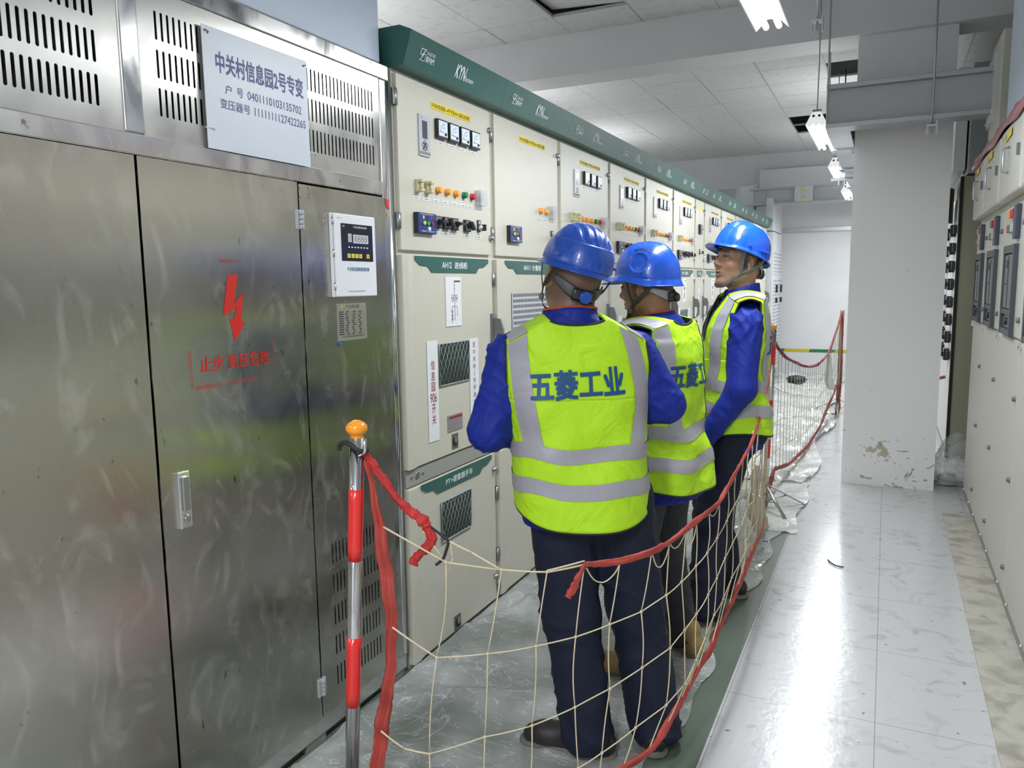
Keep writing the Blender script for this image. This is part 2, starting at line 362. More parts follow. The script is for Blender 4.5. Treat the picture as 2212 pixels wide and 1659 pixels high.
# downstand beam and the column it meets
BZ = 3.29
b = BM(); box(b, XL, XR, y_beam0, y_beam1, BZ, 4.2); struct('trim_2', b, wallw)
b = BM(); box(b, XL, XR, YF-.32, YF-.001, 3.1, 4.2)
pil = BM(); box(pil, -.262, .368, 6.36, 7.0, 0, 4.2)
def pillar_mat():
    m, nt, N, L, P = new_mat('scuffed_white_plaster'); tc = N.new('ShaderNodeTexCoord')
    sp = N.new('ShaderNodeSeparateXYZ'); L.new(tc.outputs['Object'], sp.inputs[0])
    t = N.new('ShaderNodeTexNoise'); t.inputs['Scale'].default_value = 9; t.inputs['Detail'].default_value = 9; t.inputs['Distortion'].default_value = 2.2; L.new(tc.outputs['Object'], t.inputs[0])
    mr = N.new('ShaderNodeMapRange'); mr.inputs[1].default_value = 1.2; mr.inputs[2].default_value = 0.0; mr.inputs[3].default_value = -.06; mr.inputs[4].default_value = .085; L.new(sp.outputs[2], mr.inputs[0])
    a = N.new('ShaderNodeMath'); a.operation = 'ADD'; L.new(t.outputs[0], a.inputs[0]); L.new(mr.outputs[0], a.inputs[1])
    r = N.new('ShaderNodeMapRange'); r.inputs[1].default_value = .69; r.inputs[2].default_value = .73; L.new(a.outputs[0], r.inputs[0])
    # one larger brown scrape low on the face
    vd = N.new('ShaderNodeVectorMath'); vd.operation = 'DISTANCE'; L.new(tc.outputs['Object'], vd.inputs[0]); vd.inputs[1].default_value = (-.01, 6.36, .26)
    vm = N.new('ShaderNodeMapRange'); vm.inputs[1].default_value = .02; vm.inputs[2].default_value = .13; vm.inputs[3].default_value = .30; vm.inputs[4].default_value = 0; L.new(vd.outputs['Value'], vm.inputs[0])
    t2 = N.new('ShaderNodeTexNoise'); t2.inputs['Scale'].default_value = 24; t2.inputs['Detail'].default_value = 6; L.new(tc.outputs['Object'], t2.inputs[0])
    ad = N.new('ShaderNodeMath'); ad.operation = 'ADD'; L.new(vm.outputs[0], ad.inputs[0]); L.new(t2.outputs[0], ad.inputs[1])
    r2 = N.new('ShaderNodeMapRange'); r2.inputs[1].default_value = .72; r2.inputs[2].default_value = .80; r2.inputs[4].default_value = .8; L.new(ad.outputs[0], r2.inputs[0])
    mx_ = N.new('ShaderNodeMath'); mx_.operation = 'MAXIMUM'; L.new(r.outputs[0], mx_.inputs[0]); L.new(r2.outputs[0], mx_.inputs[1])
    mx = N.new('ShaderNodeMix'); mx.data_type = 'RGBA'; L.new(mx_.outputs[0], mx.inputs[0]); mx.inputs[6].default_value = (.80, .80, .80, 1); mx.inputs[7].default_value = (.36, .31, .21, 1)
    L.new(mx.outputs[2], P.inputs['Base Color']); P.inputs['Roughness'].default_value = .5
    bb = N.new('ShaderNodeBump'); bb.inputs['Strength'].default_value = .35; bb.inputs['Distance'].default_value = .012
    mp = N.new('ShaderNodeMapping'); mp.inputs[3].default_value = (9, 9, 1.1); L.new(tc.outputs['Object'], mp.inputs[0])
    t3 = N.new('ShaderNodeTexNoise'); t3.inputs['Scale'].default_value = 1.0; t3.inputs['Detail'].default_value = 4; L.new(mp.outputs[0], t3.inputs[0]); L.new(t3.outputs[0], bb.inputs['Height']); L.new(bb.outputs[0], P.inputs['Normal'])
    return m
p = struct('wall_column', pil, pillar_mat()); p['label'] = 'scuffed white square column in the aisle'
struct('trim_3', b, wallw)
# green-grey insulating floor runner under the plastic
def runner_mat():
    return mat('green_rubber_runner', (.115, .15, .11), .3, bump=.15, bscale=30, var=.25, vscale=3)
b = BM(); box(b, -1.70, -.49, 1.0, 6.15, .0015, .005)
o = obj('insulating_mat', b, runner_mat()); tag(o, 'grey-green rubber mat on the floor along the switchgear under plastic film', 'floor mat')
# plastic film
def film_mat(name='crumpled_plastic_film', a=.42, col=(.66, .68, .68)):
    m, nt, N, L, P = new_mat(name); tc = N.new('ShaderNodeTexCoord')
    P.inputs['Base Color'].default_value = (*col, 1); P.inputs['Roughness'].default_value = .16; P.inputs['Specular IOR Level'].default_value = .7
    t = N.new('ShaderNodeTexNoise'); t.inputs['Scale'].default_value = 2.6; t.inputs['Detail'].default_value = 3; L.new(tc.outputs['Object'], t.inputs[0])
    r = N.new('ShaderNodeMapRange'); r.inputs[1].default_value = .35; r.inputs[2].default_value = .65; r.inputs[3].default_value = a-.22; r.inputs[4].default_value = a+.2
    L.new(t.outputs[0], r.inputs[0]); L.new(r.outputs[0], P.inputs['Alpha'])
    mp = N.new('ShaderNodeMapping'); mp.inputs[2].default_value = (0, 0, .7); mp.inputs[3].default_value = (1, 2.4, 1); L.new(tc.outputs['Object'], mp.inputs[0])
    v = N.new('ShaderNodeTexNoise'); v.inputs['Scale'].default_value = 3.4; v.inputs['Detail'].default_value = 3; v.inputs['Distortion'].default_value = 2.4; L.new(mp.outputs[0], v.inputs[0])
    def M(op, x, y=None):
        n = N.new('ShaderNodeMath'); n.operation = op
        for i, q in enumerate((x, y)):
            if q is None: continue
            if isinstance(q, (int, float)): n.inputs[i].default_value = q
            else: L.new(q, n.inputs[i])
        return n.outputs[0]
    def ridge(src, f, p): return M('POWER', M('SUBTRACT', 1.0, M('ABSOLUTE', M('SINE', M('MULTIPLY', src, f)))), p)
    v2 = N.new('ShaderNodeTexNoise'); v2.inputs['Scale'].default_value = 2.1; v2.inputs['Detail'].default_value = 5; v2.inputs['Distortion'].default_value = 1.2; L.new(tc.outputs['Object'], v2.inputs[0])
    R1_ = ridge(v.outputs[0], 13, 9); R2_ = ridge(v2.outputs[0], 17, 14); rd = M('MAXIMUM', R1_, R2_)
    b_ = N.new('ShaderNodeBump'); b_.inputs['Strength'].default_value = .38; b_.inputs['Distance'].default_value = .012; L.new(rd, b_.inputs['Height']); L.new(b_.outputs[0], P.inputs['Normal'])
    al = M('MINIMUM', M('ADD', r.outputs[0], M('MULTIPLY', rd, .45)), .97); L.new(al, P.inputs['Alpha'])
    return m
film = film_mat()
def noise2(x, y, s=0):
    return (np.sin(x*7.1+1.3*np.sin(y*5.3+s))+np.sin(y*9.7+2.1*np.sin(x*6.1+s))+.6*np.sin(x*17+y*13+s)+.5*np.sin(x*29-y*23+1.7*s))/3.1
def sheet(name, x0, x1, y0, y1, res, amp, base, m, edge=None, seed=0, ridges=True):
    nx = int((x1-x0)/res)+1; ny = int((y1-y0)/res)+1
    X, Y = np.meshgrid(np.linspace(0, 1, nx), np.linspace(y0, y1, ny), indexing='ij')
    xe = x1+(edge(Y) if edge is not None else 0); XX = x0+(xe-x0)*X
    Z = np.zeros_like(XX); r_ = np.random.default_rng(seed)
    if ridges:     # fold lines: long soft creases in many directions
        for k in range(110):
            a = r_.uniform(0, PI); cx = r_.uniform(x0, x1); cy = r_.uniform(y0, y1); ln = r_.uniform(.15, .6); w = r_.uniform(.006, .02)
            dx = XX-cx; dy = Y-cy; u = dx*math.cos(a)+dy*math.sin(a); v = -dx*math.sin(a)+dy*math.cos(a)+.03*np.sin(u*9+k)
            Z += np.exp(-(v/w)**2)*np.exp(-(u/ln)**2)*r_.uniform(.25, 1)
    Z = base+amp*np.clip(Z, 0, 1.6)+amp*.35*(noise2(XX*1.7, Y*1.7, seed)+1)
    V = np.stack([XX, Y, Z], -1).reshape(-1, 3); F = []
    for i in range(nx-1):
        for j in range(ny-1):
            a = i*ny+j; F.append((a, a+ny, a+ny+1, a+1))
    o = obj(name, (V, F), m, smooth=True); return o
o = sheet('plastic_film', -1.669, -.60, .9, 6.1, .018, .013, .007, film, edge=lambda Y: .03*np.sin(Y*5)+.02*np.sin(Y*13)+.09*np.clip((Y-3.6)/1.2, 0, 1), seed=4)
tag(o, 'crumpled translucent plastic film spread over the floor mat under the workers', 'plastic sheet')
film2 = film_mat('milky_plastic_film', .8, (.70, .71, .68))
o = sheet('plastic_film', -1.655, -.40, 6.15, 13.4, .035, .05, .006, film2, edge=lambda Y: -.10+.06*np.sin(Y*3)-.08*np.clip((Y-9)/3, 0, 1), seed=9)
tag(o, 'milky heaped plastic film covering the far floor behind the second net pole', 'plastic sheet')
o = sheet('plastic_film', -.75, -.46, 4.9, 6.2, .03, .006, .008, film2, edge=lambda Y: .02*np.sin(Y*8), seed=11)
tag(o, 'narrow plastic film edge by the tripod feet of the second pole', 'plastic sheet')

# ================================================================ stainless transformer enclosure (left foreground)
FX = -1.675
SSY0, SSY1 = .25, 2.455
ssr = empty('transformer_enclosure', (FX-.6, 1.3, 0)); tag(ssr, 'brushed stainless steel transformer enclosure with vent slots and a red danger stencil', 'enclosure')
def P0(name, bm, m, parent, **k):
    """part given in world coordinates under a parent empty"""
    o = obj(name, bm, m, None, **k); o.parent = parent
    pw = Matrix.Translation(parent.location) @ Matrix.Rotation(parent.rotation_euler.z, 4, 'Z') if parent.parent is None else Matrix.Translation(parent.parent.location)
    if parent.type == 'EMPTY': o.matrix_parent_inverse = pw.inverted()
    return o
b = BM()
box(b, FX-1.5, FX-.05, SSY0-1.3, SSY1-.003, .10, 2.34)
P0('dark_inner_box', b, darkgap, ssr)  # black box behind the slots, standing in for the shade inside
b = BM()
def bar(y0, y1, z0, z1, d=0.0): box(b, FX-.06, FX+d, y0, y1, z0, z1)
bar(SSY0-1.3, SSY1, .035, .098); bar(SSY0-1.3, 2.40, 1.880, 1.933, .002); bar(SSY0-1.3, SSY1, 2.293, 2.347, .002)
bar(1.338, 1.392, 1.933, 2.293, .001); bar(2.398, SSY1, .098, 2.293, .002)
bar(.34, .39, 1.933, 2.293, .001)
P0('frame', b, ss_frame, ssr, bevel=.004)
# rounded mirror-bright corner post face
b = BM(); tube(b, [(FX-.012, SSY1-.012, .10), (FX-.012, SSY1-.012, 2.29)], .020, 16); P0('corner_post', b, chrome, ssr)
def ss_sheet(name, y0, y1, z0, z1, holes=(), m=None, d=0.0):
    b = BM(); holed_panel(b, [(y0, z0), (y1, z0), (y1, z1), (y0, z1)], holes, lambda y, z: (FX+d, y, z)); o = P0(name, b, m or ss_top, ssr)
    s = o.modifiers.new('thick', 'SOLIDIFY'); s.thickness = .002; s.offset = 0; return o
hl = []
for k in range(14):
    y = 1.079+k*.0193-.06+.0
    for zc in (2.215, 2.113, 2.015): hl.append(slot(y+.0, zc, .0085, .072))
for k in range(12):
    y = .62+k*.0193
    for zc in (2.215, 2.113, 2.015): hl.append(slot(y, zc, .0085, .072))
ss_sheet('vent_panel', .39, 1.338, 1.933, 2.293, hl, d=-.004)
hl = []
for k in range(9):
    for zc in (2.208, 2.115, 2.022): hl.append(slot(1.447+k*.0188, zc, .007, .07))
for k in range(19):
    for zc in (2.205, 2.113, 2.018): hl.append(slot(2.012+k*.0190, zc, .007, .07))
ss_sheet('vent_panel', 1.392, 2.398, 1.933, 2.293, hl, d=-.004)
# inner coils glimpsed through the slots
for y in (.75, 1.2, 1.55, 2.25):
    b = BM(); lathe(b, [(1.5, .13), (2.25, .13)], (FX-.35, y, 0), 'z', 20)
    P0('winding', b, mat('dark_green_resin', (.01, .05, .035), .3), ssr)
b = BM(); f = b.faces.new([b.verts.new((FX+.0034, y, z)) for y, z in ((2.408, 1.872), (2.446, 1.868), (2.449, 1.850), (2.436, 1.846), (2.430, 1.834), (2.420, 1.840), (2.412, 1.848))]); o = P0('red_paint_mark', b, redpaint, ssr)
b = BM(); lathe(b, [(0, .006), (.0006, .005)], (FX+.003, 2.425, 1.815), 'x', 10); P0('orange_paint_mark', b, orange_p, ssr)
# doors
def door(y0, y1, z0, z1, holes=(), nm='door', d=.004):
    b = BM(); holed_panel(b, [(y0, z0), (y1, z0), (y1, z1), (y0, z1)], holes, lambda y, z: (FX+d, y, z)); o = P0(nm, b, ss_door, ssr)
    s = o.modifiers.new('thick', 'SOLIDIFY'); s.thickness = .004; s.offset = 0; return o
d1 = door(.42, 1.349, .10, 1.878)
d2 = door(1.357, 1.932, .10, 1.878)
hs = []
for zc in (.650, .540, .430, .322, .212):
    for k in range(14):
        if k in (6, 7) and False: continue
        hs.append(slot(2.022+k*.0195, zc, .006, .070))
d3 = door(1.938, 2.397, .10, 1.874, hs, 'side_panel')
# danger bolt and words stencilled in red
b = BM(); X = FX+.0068
bolt = [(1.626, 1.591), (1.664, 1.592), (1.644, 1.509), (1.681, 1.540), (1.667, 1.455), (1.684, 1.458), (1.640, 1.402), (1.621, 1.470), (1.638, 1.464), (1.652, 1.500), (1.600, 1.475)]
f = b.faces.new([b.verts.new((X, y, z)) for y, z in bolt])
text_on_x(b, '止步', X, 1.509, 1.593, 1.327, 1.368, 0, .012); text_on_x(b, '高压危险', X, 1.610, 1.772, 1.327, 1.368, 0, .012)
b2 = P0('danger_stencil', b, redpaint, ssr); b2['label'] = 'red lightning bolt and danger words'
# blurred overspray round the stencil window
def overspray():
    m, nt, N, L, P = new_mat('red_overspray'); P.inputs['Base Color'].default_value = (.6, .03, .02, 1); tc = N.new('ShaderNodeTexCoord')
    t = N.new('ShaderNodeTexNoise'); t.inputs['Scale'].default_value = 14; L.new(tc.outputs['Object'], t.inputs[0]); r = N.new('ShaderNodeMapRange')
    r.inputs[1].default_value = .35; r.inputs[2].default_value = .7; r.inputs[3].default_value = .0; r.inputs[4].default_value = .5; L.new(t.outputs[0], r.inputs[0]); L.new(r.outputs[0], P.inputs['Alpha']); return m
osm = overspray()
for q in ([(1.470, 1.39), (1.482, 1.39), (1.485, 1.29), (1.474, 1.285)], [(1.490, 1.292), (1.785, 1.292), (1.785, 1.283), (1.49, 1.281)], [(1.788, 1.395), (1.794, 1.395), (1.799, 1.315), (1.791, 1.31)], [(1.60, 1.634), (1.682, 1.634), (1.682, 1.624), (1.60, 1.624)]):
    b = BM(); f = b.faces.new([b.verts.new((X-.0004, y, z)) for y, z in q]); P0('overspray_mark', b, osm, ssr)
# latch handle
b = BM(); box(b, FX+.004, FX+.016, 1.405, 1.442, .918, 1.072); h = P0('latch_handle', b, chrome, ssr, bevel=.003)
b = BM(); lathe(b, [(0, .011), (.006, .010)], (FX+.016, 1.424, .945), 'x', 16); box(b, FX+.016, FX+.024, 1.412, 1.434, .968, 1.060); P0('latch_lever', b, steel_d, ssr, bevel=.006)
for zz in (1.763, .21):
    b = BM(); box(b, FX+.004, FX+.012, 1.915, 1.953, zz-.03, zz+.03)
    for k in range(4): lathe(b, [(-.006, .007), (.006, .007)], (FX+.014, 1.935, zz-.022+k*.0145), 'z', 10)
    P0('hinge', b, grey_l, ssr, bevel=.001)
for y, z in ((1.945, 1.862), (1.946, 1.836), (1.990, 1.866), (1.991, 1.838)): b = BM(); lathe(b, [(0, .004), (.003, .003)], (FX+.006, y, z), 'x', 8); P0('rivet', b, steel_d, ssr)
# channel base with dark cut-outs
b = BM(); box(b, FX-.60, FX-.50, SSY0-1.3, 1.86, 0, .034); box(b, FX-.10, FX-.006, 1.86, 1.96, 0, .036); box(b, FX-.10, FX-.006, 2.33, 2.44, 0, .036); box(b, FX-.5, FX-.3, .3, 2.4, 0, .036)
P0('base_channel', b, mat('dusty_steel_base', (.30, .29, .26), .6, metal=.4), ssr)
# temperature controller box on the enclosure (its own thing)
t = empty('temperature_controller', (FX+.03, 2.19, 1.517)); tag(t, 'white temperature controller with black display and yellow keys on the stainless enclosure', 'controller')
b = BM(); box(b, FX+.006, FX+.019, 2.076, 2.308, 1.519, 1.796); P0('housing', b, white_p, t, bevel=.003)
b = BM(); box(b, FX+.020, FX+.027, 2.080, 2.306, 1.520, 1.795); P0('door', b, white_p, t, bevel=.003)
X = FX+.0272
b = BM(); box(b, X, X+.002, 2.112, 2.286, 1.640, 1.764); P0('display_panel', b, mat('black_display', (.015, .016, .02), .2), t, bevel=.001)
b = BM(); X2 = X+.0023
quad(b, [(X2, 2.147, 1.703), (X2, 2.166, 1.703), (X2, 2.166, 1.731), (X2, 2.147, 1.731)], 0); quad(b, [(X2, 2.174, 1.700), (X2, 2.259, 1.700), (X2, 2.259, 1.729), (X2, 2.174, 1.729)], 0)
text_on_x(b, '8', X2+.0003, 2.151, 2.162, 1.706, 1.728, 1); text_on_x(b, '8888', X2+.0003, 2.180, 2.253, 1.704, 1.726, 1)
text_on_x(b, '干式变压器智能温控器', X2, 2.176, 2.252, 1.7505, 1.7575, 2); text_on_x(b, '型号', X2, 2.118, 2.130, 1.752, 1.757, 2)
for k in range(7): quad(b, [(X2, 2.146+k*.017, 1.684), (X2, 2.154+k*.017, 1.684), (X2, 2.154+k*.017, 1.688), (X2, 2.146+k*.017, 1.688)], 2)
P0('segment_display', b, [ledwhite, inkgrey, white_txt], t)
for k, y in enumerate((2.140, 2.162, 2.183, 2.204, 2.246)):
    b = BM(); box(b, X+.002, X+.004, y, y+.015, 1.650, 1.664); text_on_x(b, '设' if k == 0 else '△▽定复'[k-1], X+.0043, y+.004, y+.011, 1.653, 1.661, 1); P0('key', b, [mat('yellow_key', (.85, .66, .08), .4), ink], t)
b = BM(); text_on_x(b, '干式变压器智能温控器', X+.0004, 2.138, 2.262, 1.606, 1.619, 0, .01); text_on_x(b, '山东科控电子科技有限公司', X+.0004, 2.140, 2.235, 1.5345, 1.5405, 1)
text_on_x(b, '型号 TTC', X+.0004, 2.094, 2.122, 1.778, 1.782, 1)
P0('lettering', b, [mat('teal_lettering', (.02, .16, .30), .5), inkgrey], t)
b = BM()
for zz in (1.77, 1.665, 1.555): lathe(b, [(-.012, .004), (.012, .004)], (FX+.021, 2.078, zz), 'z', 8)
P0('hinge', b, chrome, t)
# rating plate
t = empty('rating_plate', (FX, 2.18, 1.37)); tag(t, 'small engraved metal rating plate riveted below the temperature controller', 'rating plate')
b = BM(); box(b, FX+.0065, FX+.009, 2.098, 2.260, 1.370, 1.496); P0('plate', b, mat('plate_metal', (.42, .41, .33), .4, metal=.6), t)
b = BM(); X = FX+.0093; text_on_x(b, '干式变压器', X, 2.145, 2.220, 1.480, 1.491); text_on_x(b, '江苏华辰变压器股份有限公司', X, 2.120, 2.245, 1.380, 1.387)
rr = random.Random(5)
for k in range(11):
    z = 1.470-k*.0076
    quad(b, [(X, 2.106, z), (X, 2.132, z), (X, 2.132, z-.004), (X, 2.106, z-.004)]); quad(b, [(X, 2.137, z-.004), (X, 2.252, z-.004), (X, 2.252, z-.0046), (X, 2.137, z-.0046)])
    for q in range(3):
        y = 2.14+q*.035+rr.uniform(0, .01); quad(b, [(X, y, z), (X, y+rr.uniform(.008, .018), z), (X, y+.012, z-.0035), (X, y, z-.0035)])
P0('lettering', b, ink, t)
b = BM(); 
f = b.faces.new([b.verts.new((X+.0004, y, z)) for y, z in ((2.122, 1.491), (2.128, 1.491), (2.126, 1.485), (2.130, 1.485), (2.120, 1.476), (2.122, 1.483), (2.118, 1.483))]); P0('emblem', b, orange_p, t)
for y in (2.102, 2.257):
    for z in (1.373, 1.493): b = BM(); lathe(b, [(0, .003), (.003, .002)], (FX+.009, y, z), 'x', 8); P0('rivet', b, chrome, t)
b = BM(); lathe(b, [(0, .006), (.008, .006), (.009, .0045)], (FX+.006, 2.108, 1.360), 'x', 14); o = obj('push_button', b, mat('blue_button', (.05, .12, .45), .3)); tag(o, 'tiny blue push button under the rating plate', 'button')
# name sign tied to the vents
t = empty('name_sign', (FX, 1.79, 2.09)); tag(t, 'pale blue-white sheet sign with purple Chinese lettering wired to the stainless vents', 'sign')
b = BM()
c4 = [(1.585, 1.930), (1.998, 1.931), (1.998, 2.253), (1.584, 2.250)]
prism(b, c4, lambda y, z: (FX+.006, y, z), lambda y, z: (FX+.0085, y, z)); P0('sheet', b, signwhite, t)
b = BM(); X = FX+.0088
s1 = '中关村信息园2号专变'
text_on_x(b, s1, X, 1.627, 1.977, 2.137, 2.192, 0, .028)
text_on_x(b, '户', X, 1.655, 1.679, 2.085, 2.110, 0, .01); text_on_x(b, '号', X, 1.698, 1.722, 2.085, 2.110, 0, .01); text_on_x(b, '0401110103135702', X, 1.739, 1.965, 2.086, 2.109, 0, .012)
text_on_x(b, '变压器号', X, 1.635, 1.746, 2.044, 2.070, 0, .01); text_on_x(b, '1111111127422265', X, 1.764, 1.982, 2.046, 2.069, 0, .012)
P0('lettering', b, purple, t)
for k, (y, z, dy) in enumerate(((1.590, 2.236, .014), (1.996, 2.239, -.014), (1.588, 1.985, .02), (2.000, 1.978, .024))):
    b = BM(); tube(b, [(FX+.0, y-.004, z), (FX+.012, y+dy*.3, z), (FX+.012, y+dy, z-.002), (FX+.004, y+dy, z-.010)], .0014, 6); P0('tie_wire', b, blackcord if k < 2 else white_p, t)
# pale enclosure above the stainless one
b = BM(); box(b, FX-1.2, FX-.03, -1.0, 2.452, 2.362, 3.15); o = obj('busbar_enclosure', b, buswhite, bevel=.004); tag(o, 'pale blue-grey smooth enclosure on top of the stainless transformer enclosure', 'enclosure')

# ================================================================ switchgear row
def nameplate(b, y0, y1, z0, z1, X, mi_plate, mi_ink):
    box(b, X, X+.0015, y0, y1, z0, z1, mi_plate); w = y1-y0; h = z1-z0
    quad(b, [(X+.0018, y0+.25*w, z0+.35*h), (X+.0018, y1-.25*w, z0+.35*h), (X+.0018, y1-.25*w, z1-.35*h), (X+.0018, y0+.25*w, z1-.35*h)], mi_ink)
    for yy in (y0+.1*w, y1-.1*w): quad(b, [(X+.0018, yy-.002, z0+.3*h), (X+.0018, yy+.002, z0+.3*h), (X+.0018, yy+.002, z1-.3*h), (X+.0018, yy-.002, z1-.3*h)], mi_ink)
NPM = [white_p, inkgrey]
def meter(y, z, par, w=.079, h=.074):
    b = BM(); X = FX+.004
    box(b, X, X+.016, y, y+w, z, z+h, 0); box(b, X+.016, X+.018, y+.006, y+w-.006, z+.008, z+h-.006, 1)
    X2 = X+.0185; cx, cz = y+w*.72, z+h*.27; R_ = .042
    for k in range(9):
        a = math.radians(95+k*9); c, s = math.cos(a), math.sin(a)
        quad(b, [(X2, cx+c*R_-s*.0007, cz+s*R_+c*.0007), (X2, cx+c*R_+s*.0007, cz+s*R_-c*.0007), (X2, cx+c*(R_-.006)+s*.0007, cz+s*(R_-.006)-c*.0007), (X2, cx+c*(R_-.006)-s*.0007, cz+s*(R_-.006)+c*.0007)], 0)
    quad(b, [(X2, y+.012, z+.026), (X2, y+.05, z+.024), (X2, y+.05, z+.0225), (X2, y+.012, z+.0235)], 0)
    lathe(b, [(0, .0065), (.004, .006)], (X2-.001, y+w*.72, z+.018), 'x', 10, 0)
    text_on_x(b, 'A', X2, y+w*.52, y+w*.62, z+h*.5, z+h*.63, 0)
    o = obj('analog_meter', b, [black_p, meterface], par); o.matrix_parent_inverse = par.matrix_world.inverted()
    return o
def sub(name, b, m, par, **k):
    o = obj(name, b, m, par, **k); return o
def lamp_btn(y, z, m, par):
    b = BM(); X = FX+.004; lathe(b, [(0, .0145), (.006, .0145), (.006, .013), (.018, .0125), (.020, .010)], (X, y, z), 'x', 14); sub('indicator_light', b, m, par, )
def terminal(y, z, par):
    b = BM(); X = FX+.004; box(b, X, X+.014, y, y+.030, z, z+.048); box(b, X+.014, X+.030, y+.004, y+.028, z+.036, z+.047); box(b, X+.014, X+.030, y+.004, y+.028, z+.001, z+.012); box(b, X+.014, X+.024, y+.010, y+.026, z+.016, z+.032)
    sub('test_terminal', b, cream_p, par, bevel=.0015)
def selector(y, z, par, style=0):
    b = BM(); X = FX+.004; box(b, X, X+.012, y, y+.050, z-.025, z+.025, 0); box(b, X+.012, X+.014, y+.004, y+.046, z-.021, z+.021, 1)
    lathe(b, [(0, .013), (.012, .012)], (X+.014, y+.026, z), 'x', 12, 0)
    if style == 0: prism(b, [(y+.006, z+.016), (y+.018, z+.016), (y+.045, z-.016), (y+.035, z-.020)], lambda p, q: (X+.022, p, q), lambda p, q: (X+.042, p, q), 0)
    else: prism(b, [(y+.006, z-.006), (y+.046, z-.004), (y+.046, z+.006), (y+.006, z+.006)], lambda p, q: (X+.020, p, q), lambda p, q: (X+.048, p, q), 0)
    sub('selector_switch', b, [black_p, grey_p], par)
def small_switch(y, z, par):
    b = BM(); X = FX+.004; box(b, X, X+.006, y-.014, y+.014, z-.025, z+.026, 0); quad(b, [(X+.0065, y-.008, z+.010), (X+.0065, y+.008, z+.010), (X+.0065, y+.008, z+.021), (X+.0065, y-.008, z+.021)], 1)
    lathe(b, [(0, .0135), (.014, .013), (.014, .009), (.02, .009)], (X+.006, y, z-.008), 'x', 12, 1); box(b, X+.020, X+.040, y-.004, y+.004, z-.022, z+.006, 0)
    sub('toggle_switch', b, [black_p, mat('pale_metal', (.6, .6, .62), .3, metal=.6)], par)
def clear_cover(y, z, par):
    b = BM(); X = FX+.004; box(b, X, X+.008, y+.006, y+.060, z, z+.055, 0); lathe(b, [(0, .014), (.014, .014)], (X+.008, y+.032, z+.027), 'x', 14, 0); box(b, X+.002, X+.030, y, y+.066, z-.006, z+.060, 1)
    sub('covered_socket', b, [grey_l, clear_p], par)
def relay(y, z0, z1, par, w=.080):
    b = BM(); X = FX+.004; box(b, X, X+.006, y, y+w, z0, z1, 0); h = z1-z0; X2 = X+.0063; x3 = X+.0066
    quad(b, [(X2, y+.022, z1-.090), (X2, y+.060, z1-.090), (X2, y+.060, z1-.022), (X2, y+.022, z1-.022)], 1)
    quad(b, [(X2, y+.040, z1-.140), (X2, y+.064, z1-.115), (X2, y+.040, z1-.092), (X2, y+.016, z1-.115)][::1], 1)
    for dy, dz in ((0, .013), (0, -.013), (.013, 0), (-.013, 0)): quad(b, [(x3, y+.036+dy, z1-.119+dz), (x3, y+.044+dy, z1-.119+dz), (x3, y+.044+dy, z1-.111+dz), (x3, y+.036+dy, z1-.111+dz)], 0)
    for k, mi in ((0, 2), (1, 3), (2, 4)): lathe(b, [(0, .0045), (.001, .0045)], (X2, y+.026+k*.014, z1-.130), 'x', 8, mi)
    quad(b, [(X2, y, z0+.006), (X2, y+w, z0+.006), (X2, y+w, z0+.017), (X2, y, z0+.017)], 5)
    text_on_x(b, 'SK', X2, y+.012, y+.030, z1-.014, z1-.008, 4)
    sub('protection_relay', b, [mat('relay_face', (.50, .51, .56), .35), mat('lcd_dark', (.10, .11, .12), .2), red_p, orange_p, mat('relay_green', (.03, .3, .12), .4), inkgrey], par)
def indicator_panel(y, z, par, w=.136, h=.080):
    b = BM(); X = FX+.004; box(b, X, X+.018, y, y+w, z, z+h, 0); box(b, X+.018, X+.020, y+.003, y+w-.001, z+.002, z+h-.002, 1); X2 = X+.0203
    for k, mi in ((0, 2), (1, 3), (2, 4)):
        lathe(b, [(0, .008), (.007, .007)], (X2, y+.042+k*.029, z+h*.50), 'x', 12, mi)
        quad(b, [(X2, y+.037+k*.029, z+h*.70), (X2, y+.047+k*.029, z+h*.70), (X2, y+.047+k*.029, z+h*.86), (X2, y+.037+k*.029, z+h*.86)], 2 if k == 0 else (0 if k == 1 else 4))
    lathe(b, [(0, .008), (.008, .007)], (X2, y+w*.55, z+h*.24), 'x', 12, 5); text_on_x(b, 'DXN-Q 高压带电显示', X2, y+.02, y+w-.02, z+h*.90, z+h*.96, 5); text_on_x(b, '中国电气科技有限公司', X2, y+.025, y+w-.012, z+.006, z+.012, 5)
    sub('voltage_indicator', b, [black_p, blue_p, mat('yellow_lens', (.9, .7, .02), .3), mat('bright_green_lens', (.02, .5, .12), .3), red_p, white_txt], par)
def knob_lock(y, z, par):
    b = BM(); lathe(b, [(0, .013), (.006, .013), (.010, .010), (.018, .009), (.018, .004)], (FX+.004, y, z), 'x', 14); sub('door_lock', b, steel_d, par)
def hingeY(y, z, par, nm='hinge', m=None):
    b = BM(); lathe(b, [(-.030, .009), (.030, .009)], (FX+.002, y, z), 'z', 10); box(b, FX-.006, FX+.004, y-.012, y+.016, z-.030, z+.030); sub(nm, b, m or steel_d, par)
